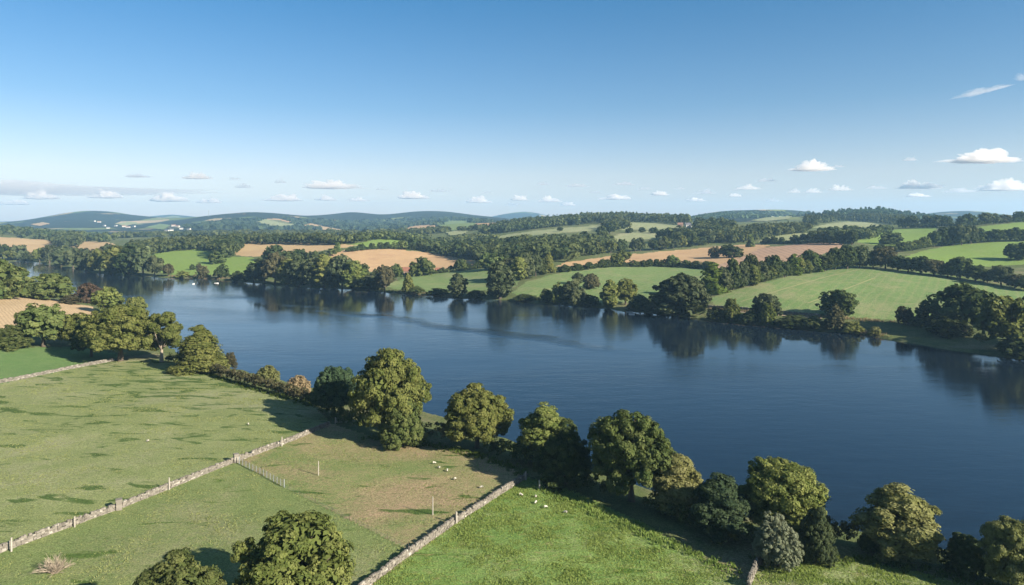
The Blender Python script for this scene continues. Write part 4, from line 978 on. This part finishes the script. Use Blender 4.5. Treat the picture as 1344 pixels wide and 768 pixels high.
stone_wall("stone_wall", [(465, 785), (484, 768), (540, 726), (600, 685), (650, 653), (690, 628)], "stone wall rising from the bottom edge to the dark bush tree", seed=3)
stone_wall("stone_wall", [(982, 772), (990, 752), (999, 734)], "short stone wall below the silver grey willow bush", h=1.0, seed=4)
stone_wall("stone_wall", [(928, 404), (960, 406), (985, 408), (1040, 413), (1075, 416)], "shore track wall across the lake below the hillside pasture", h=1.3, thick=.8, seed=5)

def pier(px, py, label):
    p = ground(px, py); r = np.random.default_rng(int(px)); V = []; tn = []
    for c in range(7):
        for kz in (0, 1):
            for (i, j) in ((-1, -1), (1, -1), (1, 1), (-1, 1)):
                s = .42 * (1.12 if c == 6 else 1) * r.uniform(.92, 1.05)
                V.append((i * s, j * s, -.2 + c * .27 + kz * .265))
        tn += [r.uniform(.45, .95)] * 8
    V = np.array(V); B = np.arange(0, len(V), 8)[:, None]
    Q = np.concatenate([B + np.array([x]) for x in ([3, 2, 1, 0], [4, 5, 6, 7], [0, 1, 5, 4], [1, 2, 6, 5], [2, 3, 7, 6], [3, 0, 4, 7])])
    o = link(bpy.data.objects.new("stone_pier", mesh_np("stone_pier", V, Q, [STONE], False, np.array(tn)))); o.location = p; o.rotation_euler = (0, 0, .6)
    tag(o, label, "stone pier")
pier(156, 669, "stone pier in the long wall nearest the dead shrub")
pier(310, 607, "stone pier in the long wall where the wire fence starts")

def post(px, py, h, rad, label, lean=(0, 0)):
    p = ground(px, py); mb = MB()
    mb.tube([(0, 0, -.3), (lean[0] * .5, lean[1] * .5, h * .5), (lean[0], lean[1], h)], [rad, rad * .95, rad * .85], 8)
    o = mb.obj("wooden_post", WOODP); o.location = p
    return tag(o, label, "post")
post(15, 724, 1.9, .12, "wooden post on the long wall closest to the picture's lower corner")
post(98, 692, 1.6, .1, "wooden post on the long wall between the corner post and pier")
post(222, 643, 2.1, .11, "wooden post on the long wall between its two piers")
post(370, 586, 2.0, .12, "wooden post on the long wall above the wire fence")
post(568, 676, 2.9, .09, "tall thin post standing in the worn pasture near the second wall")
post(418, 624, 2.6, .09, "tall thin post alone in the worn pasture near the wire fence")
post(599, 688, 1.9, .16, "stout post halfway along the second stone wall")
post(708, 643, 1.7, .15, "pale post beside the sheep at the second wall's end")
post(690, 630, 1.5, .16, "end post of the second stone wall")

# wire fence from the pier
def fence(pts, n, label, h=1.15, mat=None, rad=.055, wires=5, wr=.014):
    mat = mat or METAL
    W_ = [ground(*p) for p in pts]; root = empty("wire_fence", W_[0]); tag(root, label, "fence"); org = W_[0]
    P = np.array([tuple(p) for p in W_]); L = np.concatenate([[0], np.cumsum(np.linalg.norm(np.diff(P[:, :2], axis=0), axis=1))]); tops = []
    for i in range(n):
        s = L[-1] * i / (n - 1); x, y = np.interp(s, L, P[:, 0]), np.interp(s, L, P[:, 1]); z = height(x, y)
        mb = MB(); big = 1.5 if i in (0, n - 1) else 1
        mb.tube([(0, 0, -.2), (0, 0, h * (1.25 if big > 1 else 1))], [rad * big, rad * .9 * big], 6)
        o = mb.obj("post", mat, root); o.location = (x - org.x, y - org.y, z - org.z); tops.append(Vector((x - org.x, y - org.y, z - org.z)))
    mb = MB()
    for k in range(wires):
        zz = .12 + k * (h - .2) / 4
        mb.tube([t_ + Vector((0, 0, zz)) for t_ in tops], [wr] * len(tops), 4)
    mb.obj("wire", METAL, root)
fence([(314, 609), (345, 624), (373, 640)], 14, "short galvanised fence running from the long wall's pier")
fence([(373, 640), (430, 668), (490, 698), (536, 722)], 8, "thin wire fence across the worn pasture towards the second wall", 1.0, BARK, .03, 3, .008)

# field gate at the wall end
def gate():
    p = ground(440, 556); q = ground(462, 552, 60)
    root = empty("field_gate", p, .12); tag(root, "wooden field gate between the long wall's end and the tallest tree", "gate")
    for x in (0, 3.2):
        mb = MB(); mb.box((x, 0, .65), (.2, .2, 1.7)); mb.obj("gate_post", WOODP, root)
    mb = MB()
    for k in range(5): mb.box((1.6, 0, .3 + k * .24), (2.96, .05, .09))
    mb.obj("bars", WOODP, root)
    mb = MB()
    mb.box((.2, .05, .78), (.1, .04, 1.15)); mb.box((3.0, .05, .78), (.1, .04, 1.15))
    mb.tube([(.25, .055, .3), (2.95, .055, 1.25)], [.04, .04], 4); mb.obj("brace", WOODP, root)
gate()

# dead shrub
def dead_shrub():
    p = ground(72, 752); mb = MB(); r = random.Random(5)
    for i in range(90):
        th = r.uniform(0, 6.28); el = r.uniform(.25, 1.35); ln = r.uniform(1.0, 2.3)
        d = Vector((math.cos(th) * math.cos(el) * 1.25, math.sin(th) * math.cos(el), math.sin(el)))
        a = Vector((r.uniform(-.25, .25), r.uniform(-.25, .25), -.05)); m = a + d * ln * .55 + Vector((r.uniform(-.15, .15), r.uniform(-.15, .15), .1)); e = a + d * ln + Vector((r.uniform(-.3, .3), r.uniform(-.3, .3), -.1))
        mb.tube([a, m, e], [.045, .03, .012], 4)
        for _ in range(3):
            e2 = m + (e - m) * r.uniform(0, .8); mb.tube([e2, e2 + d * .6 + Vector((r.uniform(-.4, .4), r.uniform(-.4, .4), r.uniform(-.2, .3)))], [.02, .008], 3)
    o = mb.obj("dead_shrub", TWIG); o.location = p
    tag(o, "leafless grey brown shrub alone in the olive pasture", "dead shrub")
dead_shrub()

# ------------------------------------------------------------------ sheep
def loft(rings, n=10):
    """closed body from (centre, right radius, up radius, forward tilt)"""
    V = []; Fs = []
    for (c, rx, rz) in rings:
        for k in range(n):
            a = 2 * math.pi * k / n; V.append((c[0], c[1] + math.cos(a) * rx, c[2] + math.sin(a) * rz))
    for i in range(len(rings) - 1):
        for k in range(n):
            Fs.append((i * n + k, (i + 1) * n + k, (i + 1) * n + (k + 1) % n, i * n + (k + 1) % n))
    Fs.append(tuple(range(n))); Fs.append(tuple(reversed(range((len(rings) - 1) * n, len(rings) * n))))
    return V, Fs
def sheep_mesh():
    import bmesh
    # skeleton grown into one skin: rump, back, chest, neck, lowered head, ears, tail and four jointed legs
    v = [(-.42, 0, .62), (-.15, 0, .64), (.15, 0, .64), (.38, 0, .62), (.56, 0, .52), (.70, 0, .34), (.80, 0, .20),
         (-.52, 0, .60), (-.58, 0, .42)]
    rad = [.23, .27, .27, .24, .14, .10, .06, .07, .04]
    e = [(0, 1), (1, 2), (2, 3), (3, 4), (4, 5), (5, 6), (0, 7), (7, 8)]
    for sx, root in ((.36, 3), (-.40, 0)):
        for sy in (-1, 1):
            i = len(v)
            if sx > 0: v += [(sx, sy * .14, .42), (sx + .01, sy * .14, .24), (sx, sy * .14, .03)]
            else: v += [(sx + .05, sy * .14, .42), (sx - .06, sy * .14, .26), (sx - .03, sy * .14, .03)]
            rad += [.09, .045, .04]; e += [(root, i), (i, i + 1), (i + 1, i + 2)]
    for sy in (-1, 1):
        i = len(v); v += [(.62, sy * .13, .42)]; rad += [.03]; e += [(5, i)]
    me = bpy.data.meshes.new("sheep"); me.from_pydata(v, e, []); o = bpy.data.objects.new("sheep_form", me); COL.objects.link(o)
    sk = o.modifiers.new("skin", "SKIN"); o.modifiers.new("sub", "SUBSURF").levels = 1
    if not me.skin_vertices: pass
    for k, sv in enumerate(me.skin_vertices[0].data):
        sv.radius = (rad[k], rad[k]); sv.use_root = (k == 1)
    dg = bpy.context.evaluated_depsgraph_get(); m2 = bpy.data.meshes.new_from_object(o.evaluated_get(dg)); bpy.data.objects.remove(o)
    m2.name = "sheep"; m2.materials.clear(); m2.materials.append(WOOL); m2.materials.append(SKIN_DARK)
    for p in m2.polygons:
        p.use_smooth = True
        if p.center.z < .30 and p.center.x < .6 or p.center.x > .66: p.material_index = 1
    return m2
SHEEP = None
try:
    SHEEP = sheep_mesh()
except Exception as ex:
    bpy.ops.object.select_all(action="DESELECT") if False else None
    # skin layer needs the modifier added through data; build it with an explicit layer
    print("skin fallback", ex)
SPOTS = [(570, 609, "cream sheep highest of the cluster in the worn pasture"), (576, 615, "cream sheep second from the top of the worn pasture cluster"), (587, 619, "cream sheep at the lower end of the worn pasture cluster"),
         (597, 630, "cream sheep by itself below the worn pasture cluster"), (632, 641, "cream sheep in the worn pasture closest to the second wall"), (684, 651, "cream sheep against the second wall on its lush side"),
         (703, 653, "cream sheep just below the pale post"), (703, 661, "cream sheep lower of the two below the pale post"), (716, 667, "cream sheep beside the rough grass strip"), (742, 674, "cream sheep farthest along the rough grass strip"),
         (326, 558, "lone cream sheep in the tufted pasture near the lakeside hedge"), (194, 580, "lone cream sheep in the middle of the tufted pasture")]
if SHEEP:
    for i, (px, py, lab) in enumerate(SPOTS):
        o = bpy.data.objects.new("sheep", SHEEP); o.location = ground(px, py); o.rotation_euler = (0, 0, (i * 2.4) % 6.28); o.scale = (.54,) * 3
        link(o); tag(o, lab, "sheep", "sheep grazing the pastures")

# ------------------------------------------------------------------ tracks, buildings, boats, mast
def ribbon(name, pts, w, mat, label, lift=.07, seg=40):
    W_ = []
    for a, b in zip(pts[:-1], pts[1:]):
        for i in range(seg): W_.append(ground(a[0] + (b[0] - a[0]) * i / seg, a[1] + (b[1] - a[1]) * i / seg))
    V = []
    for i, p in enumerate(W_):
        d = W_[min(i + 1, len(W_) - 1)] - W_[max(i - 1, 0)]; d.z = 0; d.normalize(); s = Vector((-d.y, d.x, 0)) * w / 2
        for q in (p - s, p + s): V.append((q.x, q.y, height(q.x, q.y) + lift))
    mb = MB(); mb.add(V, [(2 * i, 2 * i + 2, 2 * i + 3, 2 * i + 1) for i in range(len(W_) - 1)])
    tag(mb.obj(name, mat, smooth=True), label, "track", kind="structure")
TRACK = simple("worn_track", (.24, .23, .10), .25, 1.5)
ribbon("track", [(972, 396), (1010, 385), (1050, 373), (1090, 362), (1127, 354)], 1.1, TRACK, "longer pale track line climbing the hillside pasture")
ribbon("track", [(1060, 398), (1098, 384), (1150, 364)], .9, TRACK, "shorter pale track line on the hillside pasture")
ribbon("shore_path", [(930, 406), (985, 410.5), (1040, 415), (1080, 418)], 2.0, simple("pale_earth", (.36, .28, .19), .25, 1), "pale earth path along the opposite bank")

def house(px, py, w, d, h, wallm, roofm, label, rz=0.0, y0=300, cat="house", group=None, windows=True, name="house", roof_h=.45):
    p = ground(px, py, y0); root = empty(name, p - Vector((0, 0, .4)), rz); tag(root, label, cat, group)
    mb = MB(); mb.box((0, 0, h / 2), (w, d, h)); 
    mb.add([(-w / 2, -d / 2, h), (-w / 2, d / 2, h), (-w / 2, 0, h + d * roof_h - .05), (w / 2, -d / 2, h), (w / 2, d / 2, h), (w / 2, 0, h + d * roof_h - .05)], [(0, 2, 1), (3, 4, 5)])
    mb.obj("wall", wallm, root)
    mb = MB(); o_ = .5
    for s in (-1, 1):
        a = [(-w / 2 - o_, s * (d / 2 + o_), h - o_ * roof_h * 2), (w / 2 + o_, s * (d / 2 + o_), h - o_ * roof_h * 2), (w / 2 + o_, 0, h + d * roof_h), (-w / 2 - o_, 0, h + d * roof_h)]
        b = [(x, y, z + .25) for x, y, z in a]
        mb.add(a + b, [(0, 1, 2, 3), (7, 6, 5, 4), (0, 4, 5, 1), (3, 2, 6, 7), (1, 5, 6, 2), (0, 3, 7, 4)])
    rf = mb.obj("roof", roofm, root)
    if windows:
        mb = MB(); mb.box((w * .3, 0, h + d * roof_h + .4), (.9, .9, 1.8)); mb.obj("chimney", wallm, rf)
        for x in (-.32, 0, .32):
            for zz in ((1.4, 3.9) if h > 4.5 else (1.5,)):
                mb = MB(); mb.box((x * w, -d / 2 - .03, zz), (1.1, .1, 1.3)); mb.obj("window", GLASS, root)
    return root
house(903, 299, 11, 8, 5.6, RENDERW, ROOFG, "white farmhouse among trees on the hilltop wood's end", .25, 900)
house(893, 298, 9, 7, 5, BRICKR, ROOFR, "brick house beside the white hilltop farmhouse", -.3, 900)
house(532, 359, 13, 7, 3.2, BRICKR, RUST, "long farm shed with a rusty roof below the tan stubble", .1, 500, "shed", name="farm_shed", windows=False)
house(577, 357.5, 7, 5, 2.4, RENDERW, RUST, "small pale farm shed beside the round farm tree", .2, 500, "shed", name="farm_shed", windows=False)
VILL = [(124, 291, "white"), (130, 292, "red"), (137, 297, "white"), (142, 300, "white"), (152, 297, "white"), (163, 298, "red"), (168, 299, "red"), (176, 298, "white"), (228, 297, "red"), (233, 298, "red"), (238, 301, "white"), (219, 304, "white"), (225, 303, "white"), (243, 299, "white"), (248, 302, "white"),
        (256, 298, "white"), (262, 300, "red"), (268, 299, "white"), (275, 297, "white"), (284, 298, "white"), (476, 292, "white"), (480, 291, "white"), (494, 296, "white"), (497, 296, "white"), (437, 294, "white"), (500, 299, "white"), (418, 305, "white")]
hb = None
def village():
    def protoh(wm, rm, w):
        mb = MB(); mb.box((0, 0, 3), (w, 9, 6)); mb.add([(-w / 2, -4.5, 6), (-w / 2, 4.5, 6), (-w / 2, 0, 9.9), (w / 2, -4.5, 6), (w / 2, 4.5, 6), (w / 2, 0, 9.9)], [(0, 2, 1), (3, 4, 5)])
        wall = mb.mesh("wall", [wm]); mb = MB()
        for s in (-1, 1):
            a = [(-w / 2 - .6, s * 5.1, 5.6), (w / 2 + .6, s * 5.1, 5.6), (w / 2 + .6, 0, 10), (-w / 2 - .6, 0, 10)]; b = [(x, y, z + .4) for x, y, z in a]
            mb.add(a + b, [(0, 1, 2, 3), (7, 6, 5, 4), (0, 4, 5, 1), (3, 2, 6, 7), (1, 5, 6, 2), (0, 3, 7, 4)])
        return wall, mb.mesh("roof", [rm])
    kinds = {"white": protoh(RENDERW, ROOFG, 16), "red": protoh(RENDERW, ROOFR, 22)}
    for i, (px, py, kd) in enumerate(VILL):
        p = ground(px, py, 1600); w_, r_ = kinds[kd]
        near = "on the ridge slope in the middle of the horizon" if px > 400 else "in the village below the blue hills"
        root = empty("village_house", p - Vector((0, 0, 1)), (i * .7) % 1.2 - .6, (.8, .8, .8))
        tag(root, (f"tiny white house with slate roof {near}" if kd == "white" else f"tiny pale house with red roof {near}"), "house", f"{kd} roofed far houses " + ("mid horizon" if px > 400 else "of the village"))
        link(bpy.data.objects.new("wall", w_), root); link(bpy.data.objects.new("roof", r_), root)
village()

def boat(px, py, L_, label, rz):
    Y = H * F / (py - HY); root = empty("rowing_boat", ((px - CX) / F * Y, Y, 0.0), rz); tag(root, label, "boat", "small white boats")
    V = []; n_ = 9
    for i in range(n_):
        f = i / (n_ - 1); b = .36 * L_ * math.sin(math.pi * (.18 + .82 * (1 - f))) ** .7 * .62 if i < n_ - 1 else .01
        x = (f - .5) * L_; sh_ = .38 + .12 * f * f
        V += [(x, -b, sh_), (x * .96, -b * .6, -.12), (x * .96, b * .6, -.12), (x, b, sh_)]
    Fs = []
    for i in range(n_ - 1):
        for k in range(3): Fs.append((i * 4 + k, i * 4 + k + 1, (i + 1) * 4 + k + 1, (i + 1) * 4 + k))
    Fs.append((0, 1, 2, 3))
    mb = MB(); mb.add(V, Fs); o = mb.obj("hull", WHITEP, root); so = o.modifiers.new("wall", "SOLIDIFY"); so.thickness = .05
    mb = MB()
    for x in (-.2, .12): mb.box((x * L_, 0, .24), (.28, .36 * L_ * .85, .05))
    mb.obj("bench", WOODP, root)
boat(284, 372, 3.6, "white rowing boat floating before the domed meadow's shore", .2)
boat(254, 373, 2.4, "tiny white dinghy floating alone off the domed meadow", 1.2)
boat(829, 413, 3.6, "white rowing boat by the pale landing near the great dome tree", -.5)

def mast():
    p = ground(274, 284.5, 2500); mb = MB()
    mb.tube([(0, 0, 0), (0, 0, 26)], [1.2, .9], 6); mb.tube([(0, 0, 26), (0, 0, 30)], [2.0, 2.0], 8); mb.tube([(0, 0, 30), (0, 0, 38)], [.5, .3], 5)
    o = mb.obj("radio_mast", METAL); o.location = p; tag(o, "thin radio mast on the blue hill crest", "mast")
mast()

# ------------------------------------------------------------------ clouds
def cloud_mat(name, dens, col=(.96, .92, .88, 1)):
    s = NT(name); v = s.n("ShaderNodeVolumePrincipled"); v.inputs["Color"].default_value = col; v.inputs["Density"].default_value = dens; v.inputs["Anisotropy"].default_value = .25
    s.l(v.outputs[0], s.out.inputs["Volume"]); return s.m
CLL = cloud_mat("low_cloud_vapour", .017); CLM = cloud_mat("cloud_vapour", .008); CLT = cloud_mat("thin_cloud_vapour", .0055, (.80, .78, .78, 1))
def cloud(px, py, w, h, Y, label, mat, seed, flat=.25, group=None, tilt=0.0):
    r = np.random.default_rng(seed); k = Y / F; Wd, Hh = w * k, h * k * 1.15
    import bmesh
    bm = bmesh.new(); bmesh.ops.create_icosphere(bm, subdivisions=5, radius=1); D = unit(np.array([v.co[:] for v in bm.verts])); Fs = np.array([[v.index for v in f.verts] for f in bm.faces]); bm.free()
    lob = [(np.zeros(3), np.array([.5 * Wd, .3 * Wd, .20 * Hh]))]
    for i in range(14):
        f = r.uniform(-.85, .85); ht = (1 - abs(f) ** 2.6) * r.uniform(.45, .95)
        rr = np.array([r.uniform(.07, .16) * Wd, r.uniform(.1, .18) * Wd, max(.15, .55 * ht) * Hh])
        lob.append((np.array([f * .5 * Wd * .8, r.uniform(-.1, .1) * Wd, rr[2] * .35]), rr))
    R = np.full(len(D), 1e-3)
    for c, rr in lob:
        d = D / rr; o = -c / rr; A_ = (d * d).sum(1); B_ = (d * o).sum(1); C_ = (o * o).sum() - 1
        disc = B_ * B_ - A_ * C_; tt = np.where(disc > 0, (-B_ + np.sqrt(np.maximum(disc, 0))) / A_, 0)
        R = np.maximum(R, tt)
    P = D * R[:, None]
    jit = 1 + .62 * (vnoise(P[:, 0] + 900, P[:, 2] * 2.2 + P[:, 1], .07 * Wd + 1, seed) + .6 * vnoise(P[:, 0], P[:, 2] * 2 - P[:, 1], .03 * Wd + 1, seed + 3))
    P *= jit[:, None]
    P[:, 2] = np.where(P[:, 2] < 0, P[:, 2] * flat, P[:, 2])
    P[:, 2] += P[:, 0] * tilt
    z = H + (HY - py) * k
    o = link(bpy.data.objects.new("cloud", mesh_np("cloud", P, Fs, [mat], True))); o.location = ((px - CX) * k, Y, z - Hh * .25)
    tag(o, label, "cloud", group)
CL = [
    (1290, 205, 92, 24, 14000, "largest white cloud, high over the ridge hedgerow", 0), (1065, 219, 58, 15, 14000, "lens shaped white cloud above the conifer hill", 0), (258, 231, 42, 11, 14000, "small cream cloud highest over the blue hills' valley side", 0),
    (436, 243, 84, 13, 14500, "long cream cloud over the hill crests in mid sky", 0), (1207, 243, 56, 14, 15000, "white cloud below the largest cloud", 0), (1322, 244, 70, 18, 15000, "broken white cloud at the frame edge above the high field", 0),
    (1042, 250, 18, 9, 15000, "first of three small puffs below the lens cloud", 0), (1066, 250, 24, 9, 15000, "middle of three small puffs below the lens cloud", 0), (1102, 247, 30, 9, 15000, "last of three small puffs below the lens cloud", 0),
    (981, 246, 32, 8, 15000, "flat cloud left of the three small puffs", 0), (1005, 236, 26, 6, 14500, "thin grey cloud between the flat cloud and lens cloud", 1), (965, 256, 18, 6, 16000, "smallest low puff under the flat cloud", 0),
    (542, 257, 44, 11, 16000, "white puffed cloud over the long blue ridge", 0), (575, 250, 26, 5, 15000, "thin grey cloud beside the white puffed cloud", 1), (628, 263, 38, 9, 16500, "low white cloud left of the far blue hill", 0), (682, 260, 26, 9, 16500, "low white cloud right above the far blue hill", 0),
    (720, 262, 30, 9, 16500, "low paired cloud right of the far blue hill", 0), (758, 243, 32, 6, 15000, "grey flat cloud above the low paired cloud", 1), (712, 241, 18, 5, 15000, "small grey cloud left of the grey flat cloud", 1), (820, 241, 32, 5, 15000, "grey streak cloud above the ridge wood", 1),
    (806, 259, 40, 8, 16500, "low pale cloud just over the ridge wood", 0), (866, 254, 24, 7, 16000, "low pale cloud over the hilltop farmhouse", 0), (892, 247, 16, 4, 16000, "tiny grey cloud over the hilltop farmhouse", 1),
    (55, 257, 46, 13, 16500, "white cloud over the bald hill's left shoulder", 0), (140, 256, 42, 12, 16500, "white cloud over the bald hill's summit", 0), (222, 260, 54, 13, 16500, "white cloud over the gap beside the bald hill", 0), (372, 260, 50, 11, 16500, "low white cloud over the mast hill", 0),
    (428, 260, 30, 9, 16500, "low white cloud between the mast hill and ridge", 0), (320, 244, 28, 7, 15000, "grey smudge cloud under the small cream cloud", 1), (368, 238, 18, 6, 15000, "tilted grey smudge cloud left of the long cream cloud", 1), (308, 234, 18, 5, 15000, "small grey smudge right of the small cream cloud", 1),
    (640, 252, 14, 4, 15500, "tiny grey puff above the low cloud left of the far blue hill", 1), (672, 268, 22, 5, 17000, "pale wisp directly over the far blue hill", 1), (500, 248, 16, 4, 15500, "tiny grey puff between the long cream cloud and white puff", 1),
    (470, 262, 26, 6, 16500, "low pale cloud over the second blue hill crest", 0), (745, 268, 20, 5, 17000, "small low cloud at the end of the ridge wood", 0), (780, 252, 18, 4, 15500, "tiny grey cloud above the low pale ridge cloud", 1), (846, 247, 20, 5, 15500, "small grey cloud above the hilltop farmhouse cloud", 1),
    (925, 252, 30, 6, 16000, "grey flat cloud over the plantation", 1), (912, 262, 26, 6, 16500, "low white cloud over the plantation", 0), (1015, 263, 24, 5, 16500, "low grey cloud over the blue wooded ridge", 1), (1150, 246, 30, 5, 15500, "grey streak between the three puffs and white cloud", 1), (1205, 256, 30, 7, 16000, "low white cloud just over the rounded hill", 0),
    (1100, 218, 16, 4, 14500, "grey scrap beside the lens cloud", 1), (1194, 209, 20, 5, 14500, "grey scrap left of the largest cloud", 1), (1260, 250, 44, 7, 15500, "grey flat cloud joining the broken white cloud", 1), (20, 266, 40, 8, 17000, "low cloud at the frame edge beside the bald hill", 0), (275, 264, 36, 7, 17000, "low pale cloud right over the radio mast", 0),
    (182, 231, 40, 5, 15000, "faint grey streak left of the small cream cloud", 1), (590, 250, 12, 4, 15500, "tiny grey puff over the long blue ridge", 1),
]
for i, (px, py, w, h, Y, lab, kd) in enumerate(CL):
    cloud(px, py, w, h, Y, lab, CLT if kd else (CLL if Y > 15500 else CLM), 40 + i)
cloud(60, 246, 420, 20, 19000, "long low grey cloud bank over the bald hill", cloud_mat("bank_vapour", .0011), 90, .6)
cloud(1290, 118, 74, 9, 13000, "thin slanting wisp of cloud high in the sky", cloud_mat("wisp_vapour", .0009), 91, 1.0, tilt=.22)
cloud(1345, 100, 26, 10, 13000, "wisp end of cloud at the upper frame edge", cloud_mat("wisp_end_vapour", .0015), 92, 1.0)

# ------------------------------------------------------------------ haze
def haze():
    mb = MB(); mb.box((0, 4650, 172), (25600, 9800, 356)); s = NT("haze_air"); v = s.n("ShaderNodeVolumePrincipled")
    v.inputs["Color"].default_value = (.38, .68, 1.0, 1); v.inputs["Density"].default_value = 0.9e-4; v.inputs["Anisotropy"].default_value = .1
    s.l(v.outputs[0], s.out.inputs["Volume"])
    tag(mb.obj("haze", s.m), "thin blue air haze filling the valley", "haze", kind="stuff")
haze()

# ------------------------------------------------------------------ sky, sun, camera
EL, AZ = math.radians(25), math.radians(124)            # clockwise from +Y
w = bpy.data.worlds.new("World"); scn.world = w; w.use_nodes = True; nt = w.node_tree
bg = nt.nodes["Background"]; sky = nt.nodes.new("ShaderNodeTexSky"); sky.sky_type = "NISHITA"; sky.sun_disc = False
sky.sun_elevation = EL; sky.sun_rotation = AZ; sky.altitude = 100; sky.air_density = 1.0; sky.dust_density = .6; sky.ozone_density = 3.0
geo = nt.nodes.new("ShaderNodeTexCoord"); sep = nt.nodes.new("ShaderNodeSeparateXYZ"); nt.links.new(geo.outputs["Generated"], sep.inputs[0])
rmp = nt.nodes.new("ShaderNodeValToRGB"); nt.links.new(sep.outputs[2], rmp.inputs[0]); e = rmp.color_ramp   # deeper blue above the horizon; unseen zenith raised again as added fill light
for _ in range(4): e.elements.new(.5)
for el, (q, c) in zip(e.elements, [(0, (.80, .69, .75)), (.07, (.84, .69, .68)), (.165, (.47, .57, .63)), (.31, (.22, .50, .63)), (.48, (.23, .39, .43)), (1, (1.0, 1.0, 1.0))]):
    el.position = q; el.color = (*c, 1)
mul = nt.nodes.new("ShaderNodeMix"); mul.data_type = "RGBA"; mul.blend_type = "MULTIPLY"; mul.inputs[0].default_value = 1
nt.links.new(sky.outputs[0], mul.inputs[6]); nt.links.new(rmp.outputs[0], mul.inputs[7])
nt.links.new(mul.outputs[2], bg.inputs[0]); bg.inputs[1].default_value = .068
sun = bpy.data.lights.new("sun", "SUN"); sun.energy = 4.8; sun.angle = math.radians(.5); sun.color = (1, .90, .76)
so = bpy.data.objects.new("sun", sun); COL.objects.link(so)
sd = Vector((math.sin(AZ) * math.cos(EL), math.cos(AZ) * math.cos(EL), math.sin(EL)))
so.rotation_euler = sd.to_track_quat("Z", "Y").to_euler(); so.location = (0, 0, 300)

cam = bpy.data.cameras.new("camera"); co = bpy.data.objects.new("camera", cam); COL.objects.link(co)
co.location = (0, 0, H); co.rotation_euler = (math.pi / 2, 0, 0)
cam.sensor_width = 36; cam.lens = 36 * F / 1344; cam.shift_y = -(384 - HY) / 1344; cam.clip_start = 1; cam.clip_end = 60000
scn.camera = co

vs = scn.view_settings; vs.view_transform = "Standard"; vs.look = "None"; vs.exposure = 1.6; vs.gamma = 1; vs.use_curve_mapping = False
cy_ = scn.cycles
cy_.max_bounces = 6; cy_.diffuse_bounces = 2; cy_.glossy_bounces = 3; cy_.transmission_bounces = 3; cy_.volume_bounces = 5; cy_.transparent_max_bounces = 6
cy_.use_denoising = True; cy_.caustics_reflective = False; cy_.caustics_refractive = False
cy_.volume_step_rate = 4
scn.render.use_persistent_data = False
print("TREES", NTREE[0])
